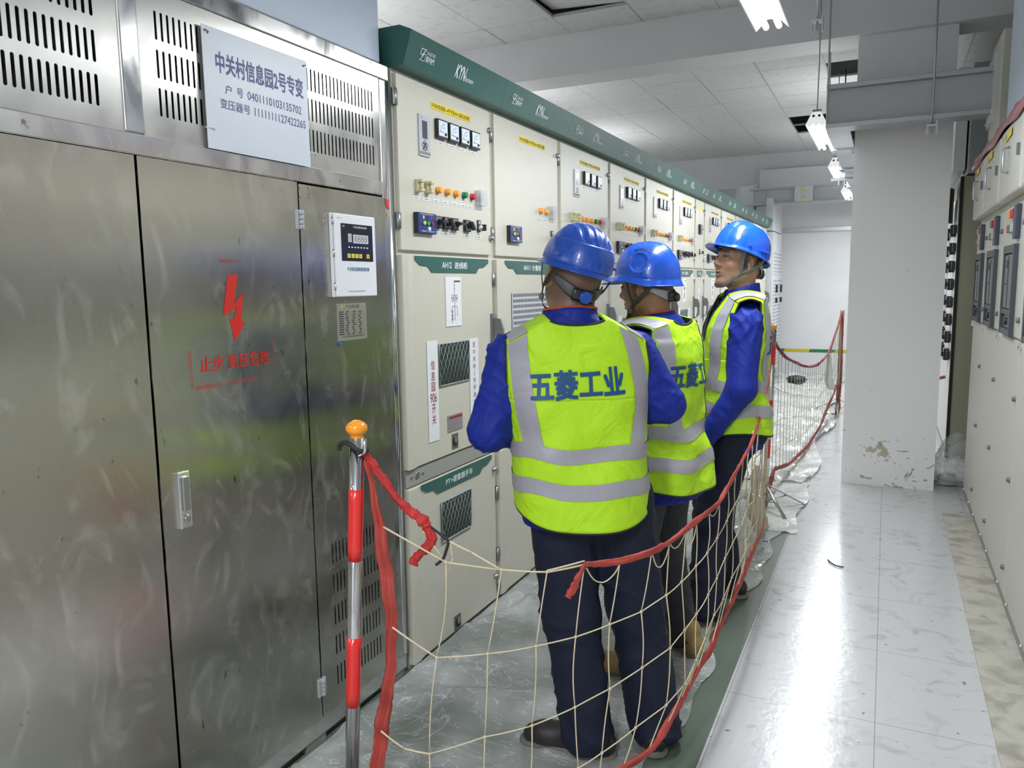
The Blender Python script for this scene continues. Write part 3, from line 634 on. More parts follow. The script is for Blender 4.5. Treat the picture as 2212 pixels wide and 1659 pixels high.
def win_mesh(y0, y1, z0, z1, par):
    b = BM(); X = FX+.0105
    box(b, X-.004, X-.002, y0, y1, z0, z1, 0)
    fr = [(y0, z0), (y1, z0), (y1, z1), (y0, z1)]
    tube(b, [(X, y, z) for y, z in [(y0, z0), (y1, z0), (y1, z1), (y0, z1)]], .003, 6, 2, closed=True)
    p = .031; w = y1-y0; h = z1-z0; sl = 1.9
    nn = int((w+h/sl)/p)+2
    for k in range(-nn, nn+1):
        for sgn in (1, -1):
            ya = y0+k*p; seg = []
            # line y = ya + sgn*(z-z0)/sl clipped to the window
            for zz in (z0, z1): seg.append((ya+sgn*(zz-z0)/sl, zz))
            (ya_, za), (yb_, zb) = seg; t0, t1 = 0.0, 1.0; dy = yb_-ya_
            for lim, sg in ((y0, 1), (y1, -1)):
                if abs(dy) < 1e-9: continue
                tt = (lim-ya_)/dy
                if (dy > 0) == (sg == 1): t0 = max(t0, tt)
                else: t1 = min(t1, tt)
            if t1-t0 < .02: continue
            A = (X, ya_+dy*t0, za+(zb-za)*t0); B = (X, ya_+dy*t1, za+(zb-za)*t1); tube(b, [A, B], .0016, 4, 1)
    sub('mesh_window', b, [mat('window_void', (.035, .05, .045), .15), mat('green_grey_wire', (.22, .27, .25), .45), grey_l], par)
def green_plate(y0, y1, z1, s, txt, par, x=.005):
    w = y1-y0; b = BM(); X = FX+x
    P = [(0, 0), (1, 0), (1, -.018/s), (.925, -.038), (.85, -.041), (.81, -.064), (.20, -.064), (.15, -.040), (.06, -.037), (0, -.016)]
    prism(b, [(y0+w*u, z1+v) for u, v in P], lambda y, z: (X, y, z), lambda y, z: (X+.003, y, z))
    if txt: 
        a = txt.split(' '); 
        if len(a) == 2: text_on_x(b, a[0], X+.0034, y0+w*.33, y0+w*.455, z1-.044, z1-.020, 1, .02); text_on_x(b, a[1], X+.0034, y0+w*.495, y0+w*.675, z1-.046, z1-.018, 1, .015)
        else: text_on_x(b, txt, X+.0034, y0+w*.31, y0+w*.69, z1-.046, z1-.018, 1, .015)
    sub('header_plate', b, [green, white_txt], par)
def diagram(y, z0, z1, par, w=.132):
    b = BM(); X = FX+.006; box(b, X, X+.002, y, y+w, z0, z1, 0); X2 = X+.0024; h = z1-z0; c = y+w*.55
    box(b, X2, X2+.0004, c-.002, y+w-.01, z1-.022, z1-.015, 2)
    def ln(ya, za, yb, zb, t=.0012):
        tube(b, [(X2, ya, za), (X2, yb, zb)], t, 4, 1)
    ln(c, z1-.02, c, z0+.12*h); 
    for q in (.15, .22, .35): ln(c-.004, z1-q*h, c+.006, z1-(q+.03)*h)
    for dy in (-.016, .016):
        for dz in (.40, .46): tube(b, [(X2, c+dy+.008*math.cos(a*PI/5), z1-dz*h+.008*math.sin(a*PI/5)) for a in range(10)], .0011, 4, 2, closed=True)
    ln(c-.022, z0+.40*h, c+.022, z0+.40*h)
    ln(c-.022, z0+.40*h, c-.022, z0+.06*h); ln(c+.022, z0+.40*h, c+.022, z0+.2*h)
    for zz in (.30, .22, .15): tube(b, [(X2, c-.022+.006*math.cos(a*PI/4), z0+zz*h+.006*math.sin(a*PI/4)) for a in range(8)], .0011, 4, 2, closed=True)
    sub('wiring_diagram', b, [white_p, inkgrey, redink], par)
def white_strip(y0, y1, z0, z1, chars, par, X=None, red=True, top=.82, bot=.22):
    b = BM(); X = X or FX+.0065; box(b, X, X+.0015, y0, y1, z0, z1, 0); n = len(chars); w = y1-y0; h = z1-z0
    for k, ch in enumerate(chars):
        zc = z0+h*(top-(top-bot)*k/(n-1)); ww = w*(.36 if len(ch) == 1 else .62); hh = min(.042, h*.55/n)
        ww = min(ww, hh*glyphs(ch)[2]); text_on_x(b, ch, X+.0018, y0+w*.5-ww/2, y0+w*.5+ww/2, zc-hh/2, zc+hh/2, 1, .01)
    sub('vertical_label', b, [white_p, redink if red else ink], par)
def handle(y, z, par, s=1.0):
    b = BM(); X = FX+.004
    box(b, X, X+.012, y-.014, y+.014, z-.11, z+.11, 0)
    prism(b, [(.012, .09), (.040, .085), (.052, .04), (.052, -.055), (.040, -.080), (.028, -.085), (.030, -.06), (.034, -.04), (.034, .005), (.020, .012), (.010, .01)], lambda u, v: (X+u*1.2, y-.004, z+v), lambda u, v: (X+u*1.2, y+.010, z+v), 0)
    tube(b, [(X+.012, y, z-.085), (X+.035, y, z-.09)], .008, 8, 1)
    sub('lever_handle', b, [grey_p, steel_d], par)
def round_hole(y, z, par):
    b = BM(); box(b, FX+.003, FX+.0055, y, y+.056, z, z+.068, 0); lathe(b, [(0, .020), (.004, .020)], (FX+.0045, y+.030, z+.034), 'x', 16, 1); lathe(b, [(0, .014), (.0045, .014)], (FX+.0045, y+.034, z+.040), 'x', 12, 2)
    sub('crank_hole', b, [mat('socket_grey', (.12, .12, .10), .5), darkgap, steel_d], par)
HEAD = ['AH12 进线柜', 'AH11 计量柜', 'AH10 出线柜', 'AH9 出线柜', 'AH8 出线柜', 'AH7 出线柜', '15', 'AH6 出线柜', 'AH5 出线柜', 'AH4 出线柜', '18', 'AH3 出线柜']
YB_ = [2.49, 3.285, 4.10, 4.965, 5.81, 6.66, 7.50, 7.915, 8.78, 9.65, 10.4, 11.3, 12.35]
def cabinet(k):
    y0, y1 = YB_[k], YB_[k+1]; w = y1-y0; nar = w < .6; s = min(w/.8, 1.1)
    where = ['nearest the stainless enclosure, header AH12 and four meters', 'second in the row, header AH11 with a perforated panel', 'third in the row, above the first helmet', 'fourth in the row, left of the second helmet', 'fifth in the row, behind the second helmet', 'sixth in the row, left of the narrow one', 'the narrow one without meters, header 15', 'eighth in the row, left of the third helmet', 'ninth in the row, half hidden by the third helmet', 'tenth in the row, behind the third helmet', 'eleventh in the row, behind the third worker\'s neck', 'last of the row, beside the white perforated cabinets'][k]
    c = empty('switchgear_cabinet', (FX-.7, (y0+y1)/2, 0)); tag(c, 'green-topped beige cabinet, '+where, 'switchgear cabinet', 'green-topped switchgear row')
    b = BM(); box(b, FX-1.45, FX-.012, y0+.001, y1-.001, 0, 2.36); P0('carcass', b, beige, c)
    # green canopy, front leaning out at the top
    b = BM(); prof = [(FX-.01, 2.352), (FX+.045, 2.357), (FX+.085, 2.475), (FX+.035, 2.497), (FX-.4, 2.497), (FX-.4, 2.36)]
    prism(b, prof, lambda x, z: (x, y0+.0008, z), lambda x, z: (x, y1-.0008, z), 0)
    q = lambda u, v, ya, yb, za, zb: (FX+.0455+(.040*((za+(zb-za)*v)-2.357)/.118)+.0008, ya+(yb-ya)*u, za+(zb-za)*v)
    yl = y0+w*.11; sw = w/.8
    text(b, '顺开电气', lambda u, v: q(u, v, yl+.045*sw, yl+.105*sw, 2.395, 2.416), 1, .02); text(b, 'SK ELECTRIC', lambda u, v: q(u, v, yl+.045*sw, yl+.105*sw, 2.421, 2.431), 1, .02)
    # framed double-stroke emblem
    def em(P, t=.0022):
        tube(b, [q(u, v, yl, yl+.040*sw, 2.392, 2.436) for u, v in P], t, 4, 1)
    em([(.95, .93), (.1, .93), (.05, .45), (.35, .45), (.75, .85)]); em([(.05, .07), (.9, .07), (.95, .6), (.65, .6), (.25, .15)])
    ym = y0+w*.45; text(b, 'KYN', lambda u, v: (lambda uu: q(uu, v, ym, ym+.078*sw, 2.392, 2.440))(u+.10*(v-.5)), 1, .03); text(b, 'System', lambda u, v: q(u, v, ym+.080*sw, ym+.150*sw, 2.388, 2.412), 1, .01)
    P0('top_canopy', b, [green, white_txt], c)
    # instrument door
    b = BM(); box(b, FX-.02, FX+.004, y0+.012, y1-.036, 1.690, 2.338); D = P0('instrument_door', b, beige, c, bevel=.003)
    bpy.context.view_layer.update()
    def Y(v): return y0+.0+(v-2.49)*w/.8
    n_m = 4 if k == 0 else (0 if (k == 1 or nar) else 3)
    if not nar:
        b = BM(); ya, yb = (Y(2.745), Y(3.069)) if k == 0 else ((Y(2.77), Y(3.08)) if k == 1 else (y0+.29*s, y0+.62*s))
        box(b, FX+.004, FX+.006, ya, yb, 2.256, 2.283, 0); text_on_x(b, '中关村信息园1-4号专变AH%d高压%s' % (12-k, ['进线柜', '计量柜', '出线柜'][min(k, 2)]), FX+.0063, ya+.004, yb-.004, 2.260, 2.279, 1, .008)
        sub('yellow_name_label', b, [yellow, ink], D)
        if k != 1:
            relay(y0+.154*s if k == 0 else y0+.200*s, 2.060, 2.217, D)
            m0 = y0+(.280*s if k == 0 else .335*s)
            for q_ in range(n_m):
                yy = m0+q_*(.0945 if k == 0 else .103)*s; meter(yy, 2.146, D)
                b = BM(); nameplate(b, yy+.010, yy+.068, 2.124, 2.136, FX+.004, 0, 1); sub('tag_plate', b, NPM, D)
        if k != 1:
            base = y0+(.0 if k == 0 else .03)
            for q_, yy in enumerate((.121, .193)): terminal(base+yy*s, 1.917, D)
            cols = [orange_p, orange_p, orange_p, green_p, red_p]
            for q_, yy in enumerate((.289, .362, .435, .507, .579)): lamp_btn(base+yy*s, 1.939, cols[q_], D)
            for q_, yy in enumerate((.127, .200, .277, .350, .423, .495, .563)):
                b = BM(); nameplate(b, base+(yy-.028)*s, base+(yy+.028)*s, 1.888, 1.901, FX+.004, 0, 1); sub('tag_plate', b, NPM, D)
            clear_cover(base+.612*s, 1.911, D)
            indicator_panel(base+.105*s, 1.758, D)
            for q_, yy in enumerate((.248, .320, .390, .500)): selector(base+yy*s, 1.810, D, 0 if q_ in (1, 3) else 1)
            small_switch(base+.640*s, 1.816, D)
            for yy in (.275, .345, .415, .525, .640):
                b = BM(); nameplate(b, base+(yy-.028)*s, base+(yy+.028)*s, 1.760, 1.773, FX+.004, 0, 1); sub('tag_plate', b, NPM, D)
        else:
            for yy in (3.819, 3.893): lamp_btn(yy, 1.938, orange_p, D)
            for yy in (3.815, 3.890):
                b = BM(); nameplate(b, yy-.03, yy+.028, 1.888, 1.901, FX+.004, 0, 1); sub('tag_plate', b, NPM, D)
            clear_cover(3.930, 1.911, D); indicator_panel(3.416, 1.758, D); small_switch(3.975, 1.816, D)
            b = BM(); nameplate(b, 3.94, 4.0, 1.760, 1.773, FX+.004, 0, 1); sub('tag_plate', b, NPM, D)
    else:
        indicator_panel(y0+.14, 2.02, D, .1, .09); small_switch(y0+.2, 1.85, D)
        b = BM(); box(b, FX+.004, FX+.006, y0+.05, y1-.09, 2.256, 2.283, 0); sub('yellow_name_label', b, [yellow, ink], D)
    for zz in (2.252, 1.768): knob_lock(y1-.047, zz, D)
    for zz in (2.235, 1.79): hingeY(y1-.018, zz, D)
    if k == 0:
        for zz in (2.25, 1.80): hingeY(y0+.002, zz, D)
    # breaker-truck door with a folded left rib
    b = BM(); prof = [(y0+.004, .832), (y1-.036, .832), (y1-.036, 1.672), (y0+.004, 1.672)]
    rb = [(y0+.004, .012), (y0+.040, .014), (y0+.085, .005), (y1-.036, .005), (y1-.036, -.02), (y0+.004, -.02)]
    prism(b, rb, lambda y, x: (FX+x, y, .832), lambda y, x: (FX+x, y, 1.672)); T = P0('breaker_door', b, beige, c, bevel=.002)
    bpy.context.view_layer.update()
    green_plate(y0+.10*s, y1-.075, 1.670, s, HEAD[k], T)
    if k != 1 and not nar:
        diagram(y0+.330*s, 1.380, 1.589, T)
        win_mesh(y0+.263*s, y0+.518*s, 1.136, 1.311, T)
        white_strip(y0+.170*s, y0+.252*s, .912, 1.330, ['信', '息', '园', '906' if k == 0 else '90%d' % (6+k), '开', '关'], T, top=.76, bot=.22)
        white_strip(y0+.527*s, y0+.610*s, .835, 1.317, list('至中关村1号开闭所信息园'), T, top=.94, bot=.20)
        b = BM(); box(b, FX+.006, FX+.008, y0+.322*s, y0+.450*s, .928, .999, 0); box(b, FX+.008, FX+.0085, y0+.335*s, y0+.446*s, .983, .993, 1)
        for q_ in range(7): box(b, FX+.008, FX+.0083, y0+.33*s, y0+(.40+.04*(q_ % 3 == 0))*s, .937+q_*.006, .9385+q_*.006, 2)
        sub('rating_plate', b, [mat('grey_plate', (.36, .34, .33), .4, metal=.4), redink, inkgrey], T)
        round_hole(y0+.355*s, .846, T)
    elif k == 1:
        hl2 = []
        b = BM(); ya, yb, za, zb = 3.455, 3.915, 1.12, 1.512
        for i in range(26):
            for j in range(14): cy, cz = ya+.014+i*.0172, za+.014+j*.0275; hl2.append([(cy, cz), (cy+.009, cz), (cy+.009, cz+.0165), (cy, cz+.0165)])
        holed_panel(b, [(ya, za), (yb, za), (yb, zb), (ya, zb)], hl2, lambda y, z: (FX+.009, y, z), 0)
        quad(b, [(FX+.0065, ya, za), (FX+.0065, yb, za), (FX+.0065, yb, zb), (FX+.0065, ya, zb)], 1)
        sub('perforated_panel', b, [mat('perforated_zinc', (.55, .56, .60), .4), darkgap], T)
    else: white_strip(y0+.14, y0+.20, 1.1, 1.5, ['1', '号'], T)
    handle(y1-.046, 1.31, T)
    for zz in (1.58, 1.20): hingeY(y1-.018, zz, T)
    # sill band
    b = BM(); box(b, FX-.03, FX-.002, y0+.002, y1-.030, .760, .826, 0)
    for yy in (y0+.085, y1-.10):
        for dd, r in ((-.045, .009), (0, .018), (.040, .009)): lathe(b, [(0, r), (.003, r*.8)], (FX-.002, yy+dd, .795), 'x', 12, 1)
    P0('sill_band', b, [mat('grey_sill', (.34, .34, .31), .4), steel_d], c)
    b = BM(); rb = [(y0+.004, .010), (y0+.050, .012), (y0+.095, .003), (y1-.036, .003), (y1-.036, -.02), (y0+.004, -.02)]
    prism(b, rb, lambda y, x: (FX+x, y, .022), lambda y, x: (FX+x, y, .752)); B_ = P0('cable_door', b, beige, c, bevel=.003)
    bpy.context.view_layer.update()
    if k == 0:
        green_plate(y0+.10*s, y1-.075, .750, s, 'PT+避雷器手车', B_, .005); win_mesh(y0+.248, y0+.503, .466, .640, B_); round_hole(y0+.340, .020+.004, B_)
    elif k == 1: 
        b = BM(); box(b, FX+.004, FX+.006, y0+.187, y0+.33, .41, .617, 0); tube(b, [(FX+.0065, y0+.21, .44), (FX+.0065, y0+.24, .44), (FX+.0065, y0+.24, .52)], .0012, 4, 1); box(b, FX+.006, FX+.0065, y0+.19, y0+.325, .593, .597, 2); sub('wiring_diagram', b, [white_p, inkgrey, redink], B_)
    elif not nar: win_mesh(y0+.248*s, y0+.503*s, .466, .640, B_)
    for zz in (.675, .14): knob_lock(y1-.052, zz, B_)
    for zz in (.55, .24, .085): hingeY(y1-.018, zz, B_)
    b = BM(); box(b, FX-.05, FX-.02, y0+.01, y1-.01, .0, .022); P0('plinth', b, darkgap, c)
for k in range(12): cabinet(k)
# sub-parts were built in world coordinates while their door sits at the world origin under the cabinet empty
# white perforated cabinets beyond the row
def perf(y0, y1, x, z1, label):
    c = empty('perforated_cabinet', (x-.4, (y0+y1)/2, 0)); tag(c, label, 'cabinet')
    b = BM(); box(b, x-1.0, x-.01, y0, y1, .15, z1); P0('carcass', b, palewhite, c)
    for (za, zb) in ((.2, 1.62), (1.66, z1-.28)):
        b = BM(); box(b, x-.012, x, y0+.02, y1-.02, za, zb, 0); h = (y1-y0)
        n = int((zb-za)/.055)
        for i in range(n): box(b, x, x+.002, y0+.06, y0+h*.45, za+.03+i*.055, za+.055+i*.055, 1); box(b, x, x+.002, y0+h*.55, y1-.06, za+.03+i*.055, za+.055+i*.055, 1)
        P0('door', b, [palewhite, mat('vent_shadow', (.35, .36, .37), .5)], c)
    b = BM(); box(b, x, x+.03, y1-.14, y1-.10, 1.38, 1.50); box(b, x, x+.03, y1-.14, y1-.10, 1.22, 1.30); P0('handle', b, black_p, c)
    b = BM(); box(b, x-.95, x-.05, y0+.02, y1-.02, 0, .15); P0('plinth', b, darkgap, c)
perf(12.42, 12.93, -1.58, 2.30, 'white perforated cabinet touching the end of the green-topped row'); perf(12.94, 13.48, -1.58, 2.30, 'white perforated cabinet farthest down the left side, by the far wall')
b = BM(); box(b, -1.70, -1.60, 12.4, 13.5, 2.32, 2.80); o = obj('white_end_panel', b, palewhite); tag(o, 'plain white upright panel above the far perforated cabinets', 'panel')
# ================================================================ right-hand low-voltage row
RX = .55
RYB = [6.28, 5.63, 4.90, 4.12, 3.38, 2.62, 1.86, 1.10]
rlab = ['farthest of the near row, beside the column', 'second from the far end', 'third from the far end, nearest one fully in view', 'fourth from the far end, cut by the picture edge', 'fifth from the far end', 'sixth from the far end', 'seventh and last towards the viewer']
def rcab(k):
    y1, y0 = RYB[k], RYB[k+1]; w = y1-y0
    c = empty('low_voltage_cabinet', (RX+.5, (y0+y1)/2, 0)); tag(c, 'grey-beige low-voltage cabinet, '+rlab[k], 'low-voltage cabinet', 'right-hand low-voltage row')
    b = BM(); box(b, RX+.012, RX+1.0, y0+.001, y1-.001, .06, 2.30); P0('carcass', b, beige2, c)
    b = BM(); box(b, RX+.01, RX+.99, y0, y1, 0, .06); P0('plinth', b, mat('grey_plinth', (.33, .33, .30), .6), c)
    # lower doors: two leaves
    b = BM(); box(b, RX, RX+.014, y0+.003, y1-.003, .07, 1.262); P0('lower_door', b, beige2, c, bevel=.003)
    b = BM()
    b.free()
    for zz in (.20, 1.0, .62): b = BM(); lathe(b, [(-.010, .010), (0, .013), (.012, .013)], (RX-.004, y0+.04, zz), 'x', 10); P0('door_lock', b, grey_p, c)
    b = BM(); box(b, RX-.012, RX+.002, y1-.03, y1-.012, 1.225, 1.262); box(b, RX-.012, RX+.002, y1-.05, y1-.001, 1.238, 1.246); P0('hinge', b, chrome, c)
    for yy in (y0+.15, y1-.15): b = BM(); lathe(b, [(-.012, .007), (0, .007)], (RX-.001, yy, .085), 'x', 8); P0('foot_bolt', b, chrome, c)
    # breaker compartment
    b = BM(); box(b, RX-.004, RX+.014, y0+.003, y1-.003, 1.276, 1.905); D = P0('breaker_door', b, beige2, c, bevel=.004)
    bpy.context.view_layer.update()
    yc = (y0+y1)/2+.02; X = RX-.004
    b = BM()
    def bar2(ya, yb, za, zb, d, mi=0): box(b, X-d, X, ya, yb, za, zb, mi)
    ya, yb = yc-.20, yc+.18
    bar2(ya+.001, yb-.001, 1.276, 1.305, .018); bar2(ya+.001, yb-.001, 1.672, 1.711, .020); bar2(ya, ya+.035, 1.275, 1.712, .021); bar2(yb-.035, yb, 1.275, 1.712, .019); bar2(ya+.001, yb-.001, 1.375, 1.40, .017)
    bar2(ya+.03, yb-.03, 1.30, 1.68, .004, 2)
    prism(b, [(ya+.045, 1.405), (yb-.045, 1.405), (yb-.045, 1.665), (ya+.045, 1.665)], lambda y, z: (X, y, z), lambda y, z: (X-.014, y*.96+yc*.04, z), 1)
    bar2(yc-.01, yc+.0, 1.41, 1.66, .016, 2); bar2(yc+.01, yc+.09, 1.60, 1.64, .017, 2); bar2(yc+.03, yc+.12, 1.52, 1.525, .018, 2)
    lathe(b, [(-.020, .018), (0, .020)], (X, yc, 1.34), 'x', 14, 2); bar2(yc-.09, yc+.09, 1.31, 1.37, .008, 1)
    sub('circuit_breaker', b, [mat('charcoal_frame', (.055, .06, .07), .4), mat('breaker_grey', (.12, .125, .14), .3), black_p], D)
    # lights, meter bar
    b = BM(); box(b, X-.022, X, y0+.20, y0+.29, 1.735, 1.895); sub('meter_module', b, mat('dark_blue_grey', (.04, .05, .075), .35), D, bevel=.004)
    cols = [[orange_p, green_p, red_p], [green_p, red_p], [orange_p, red_p, red_p]][k % 3]
    for q_, m_ in enumerate(cols):
        b = BM(); box(b, X-.020, X, y0+.47-q_*.055, y0+.50-q_*.055, 1.845, 1.885); sub('indicator_light', b, m_, D, bevel=.004)
    for q_, m_ in enumerate([red_p, green_p, clear_p, clear_p]):
        b = BM(); box(b, X-.020, X, y0+.50-q_*.055, y0+.53-q_*.055, 1.775, 1.815); sub('push_button', b, m_, D, bevel=.004)
        b = BM(); box(b, X-.002, X, y0+.495-q_*.055, y0+.535-q_*.055, 1.745, 1.758, 0); quad(b, [(X-.0025, y0+.505-q_*.055, 1.749), (X-.0025, y0+.525-q_*.055, 1.749), (X-.0025, y0+.525-q_*.055, 1.754), (X-.0025, y0+.505-q_*.055, 1.754)], 1); sub('tag_plate', b, NPM, D)
    for zz in (1.80, 1.36): b = BM(); lathe(b, [(-.014, .012), (0, .014)], (X, y0+.05, zz), 'x', 10); sub('door_lock', b, grey_p, D)
    # upper box door
    b = BM(); box(b, RX-.045, RX+.014, y0+.015, y1-.035, 1.945, 2.295); U = P0('upper_box', b, beige2, c, bevel=.012)
    bpy.context.view_layer.update()
    b = BM(); X = RX-.045; tube(b, [(X, yc, 2.06), (X-.025, yc, 2.065), (X-.025, yc, 2.175), (X, yc, 2.18)], .007, 6); sub('grab_handle', b, zinc, U)
    b = BM(); box(b, X-.012, X, y0+.06, y0+.085, 2.10, 2.15); sub('door_lock', b, grey_p, U)
    b = BM(); ys = yc+.02; fn = lambda y, z: (X-.003-.03*max(0, (ys-.02-y)), y, z+.1*(ys-y)*.4)
    prism(b, [(ys-.10, 2.225), (ys+.12, 2.225), (ys+.12, 2.262), (ys-.10, 2.262)], fn, lambda y, z: (fn(y, z)[0]-.001, y, fn(y, z)[2]), 0)
    text(b, '中关村', lambda u, v: (fn(ys+.12-.01-.12*u, 0)[0]-.0014, ys+.11-.12*u, 2.228+.031*v+.04*(ys-(ys+.11-.12*u))), 1, .01)
    sub('yellow_name_label', b, [yellow, ink], U)
for k in range(7): rcab(k)
# anchor bolts along the base
# red translucent wrapping over the tops of the right row
b = BM(); Pf = []
pts = []
yy = np.linspace(1.2, 6.36, 90)
rows = []
for y in yy:
    s_ = .006*math.sin(y*11)+.004*math.sin(y*27)
    rows.append([b.verts.new(p) for p in ((RX-.055, y, 2.285+.012*math.sin(y*7)), (RX-.062, y, 2.315+s_), (RX-.045+s_, y, 2.352), (RX+.10, y, 2.362+s_), (RX+.4, y, 2.36))])
for i in range(len(rows)-1):
    for j in range(4): b.faces.new((rows[i][j], rows[i+1][j], rows[i+1][j+1], rows[i][j+1]))
o = obj('protective_film', b, mat('pink_protective_film', (.42, .13, .15), .3, bump=.6, bscale=30), smooth=True); tag(o, 'pinkish red protective film lying along the tops of the right cabinets', 'film'); s_ = o.modifiers.new('t', 'SOLIDIFY'); s_.thickness = .002
# tall enclosures above the right row
b = BM(); box(b, RX+.005, RX+.5, 5.60, 6.12, 2.37, 3.02); o = obj('busbar_enclosure', b, [beige2], bevel=.006); tag(o, 'tall narrow beige-sided enclosure on the right row where the steel busway ends', 'enclosure')
b = BM(); box(b, RX+.002, RX+.5, .8, 5.17, 2.37, 3.30); o = obj('busbar_enclosure', b, buswhite, bevel=.006); tag(o, 'long pale blue-grey enclosure above the right cabinets, at the top right edge', 'enclosure')
# second right row beyond the column
c = empty('feeder_cabinet', (1.0, 9.5, 0)); tag(c, 'feeder cabinet with an olive side panel and many black switches, past the column', 'feeder cabinet')
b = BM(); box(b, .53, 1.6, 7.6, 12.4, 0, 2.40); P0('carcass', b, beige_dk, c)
b = BM(); box(b, .518, .53, 7.66, 12.4, .06, 2.25); D = P0('front_panel', b, mat('pale_front', (.62, .62, .60), .35), c, bevel=.003)
b = BM(); box(b, .515, .537, 7.595, 7.66, .0, 2.40); P0('corner_strip', b, darkgap, c)
rr = random.Random(9)
for iy in range(5):
    for iz in range(8):
        y = 7.85+iy*.8; z = 1.92-iz*.155
        b = BM(); box(b, .475, .518, y, y+.16, z, z+.10); box(b, .44, .478, y+.05, y+.11, z+.03, z+.07); box(b, .49, .518, y-.12, y-.02, z+.02, z+.09); P0('drawer_switch', b, black_p, c, bevel=.003)
b = BM(); tube(b, [(.50, 7.9, .68), (.44, 7.92, .66), (.40, 7.93, .61)], .014, 8); P0('red_handle', b, mat('dull_red', (.28, .06, .05), .5), c)
b = BM(); prism(b, [(7.72, 2.05), (8.2, 2.05), (8.2, 2.36), (7.72, 2.36)], lambda y, z: (.51-(8.2-y)*.42, y, z), lambda y, z: (.50-(8.2-y)*.42, y, z)); P0('open_flap', b, black_p, c)
b = BM(); box(b, .54, .75, 7.62, 7.9, 2.05, 2.34); P0('open_bay', b, darkgap, c)
b = BM(); box(b, .56, 1.4, 7.58, 8.1, 2.42, 3.3); o = obj('riser_duct', b, mat('grey_riser', (.34, .36, .37), .5), bevel=.004); tag(o, 'grey riser duct standing on the feeder row behind the column', 'duct')
b = BM(); box(b, .46, .545, 7.7, 10.5, 2.46, 3.3); o = obj('cable_trunking', b, palewhite); tag(o, 'white upright trunking between the column and the grey riser duct', 'trunking')

# ================================================================ busways
def beamI(b, x0, x1, y0, y1, z0, z1, axis='x', fl=.045, t=.03):
    """busway: recessed body with top and bottom flanges on both sides"""
    if axis == 'x':
        box(b, x0, x1, y0+fl, y1-fl, z0+t, z1-t, 0); box(b, x0, x1, y0, y1, z1-t, z1, 1); box(b, x0, x1, y0, y1, z0, z0+t, 1)
    else:
        box(b, x0+fl, x1-fl, y0, y1, z0+t, z1-t, 0); box(b, x0, x1, y0, y1, z1-t, z1, 1); box(b, x0, x1, y0, y1, z0, z0+t, 1)
busm = [busgrey, mat('flange_metal', (.46, .48, .50), .35, metal=.6)]
t = empty('steel_busway', (0, 6.0, 2.75)); tag(t, 'grey steel busway run crossing in front of the column and turning away along the ceiling', 'busway')
b = BM(); beamI(b, -.435, RX+.0, 5.92, 6.12, 2.595, 2.885); P0('cross_section', b, busm, t, bevel=.003)
b = BM(); beamI(b, -.44, -.285, 6.125, 12.5, 2.60, 2.86, 'y'); P0('long_section', b, busm, t, bevel=.003)
for y in (6.9, 8.1, 9.6):
    b = BM(); box(b, -.46, -.265, y, y+.16, 2.585, 2.875); 
    for dx in (-.43, -.30):
        for dy in (.03, .13): lathe(b, [(-.012, .010), (0, .010)], (dx, y+dy, 2.587), 'z', 8, 0)
    P0('joint_block', b, zinc, t, bevel=.004)
b = BM(); box(b, RX-.006, RX+.03, 5.86, 6.18, 2.53, 2.95)
for dz in (2.56, 2.92):
    for dy in (5.89, 6.15): lathe(b, [(-.008, .009), (0, .009)], (RX-.006, dy, dz), 'x', 8)
P0('end_flange', b, palewhite, t)
t = empty('far_busway', (-1.2, 12.5, 2.83)); tag(t, 'grey busway hanging across the far end of the room with a ribbed joint box', 'busway')
b = BM(); beamI(b, -1.96, -.28, 12.42, 12.62, 2.70, 2.955); P0('run', b, busm, t, bevel=.003)
b = BM(); box(b, -1.30, -1.05, 12.38, 12.44, 2.73, 2.945)
for k in range(6): box(b, -1.29+k*.042, -1.27+k*.042, 12.37, 12.385, 2.735, 2.94)
P0('joint_box', b, palewhite, t)
b = BM(); box(b, -1.17, -1.15, 12.36, 12.372, 2.75, 2.80); box(b, -1.17, -1.15, 12.36, 12.372, 2.86, 2.92); P0('yellow_sticker', b, yellow, t)
b = BM(); lathe(b, [(2.60, .16), (3.05, .16)], (-2.05, 12.7, 0), 'z', 24); box(b, -2.1, -1.9, 12.45, 12.8, 2.6, 3.0); o = obj('elbow_housing', b, palewhite); tag(o, 'pale ribbed elbow housing at the left end of the far busway', 'housing')
# strip channel and hazard tape on the far wall
b = BM(); box(b, -1.95, .0, YF-.05, YF-.001, 2.36, 2.42); struct('trim_4', b, zinc)
b = BM(); box(b, -1.95, .1, YF-.46, YF-.001, 3.02, 3.35); struct('trim_5', b, wallw)
b = BM(); xs = np.arange(-1.95, 0, .40)
for i, x in enumerate(xs): 
    prism(b, [(x, .365), (x+.40, .365), (x+.42, .418), (x+.02, .418)], lambda x_, z: (x_, YF-.004, z), lambda x_, z: (x_, YF-.0005, z), i % 2)
o = obj('hazard_tape', b, [mat('tape_green', (.02, .16, .06), .4), mat('tape_yellow', (.62, .47, .01), .4)]); tag(o, 'green and yellow striped tape low on the white far wall', 'tape')
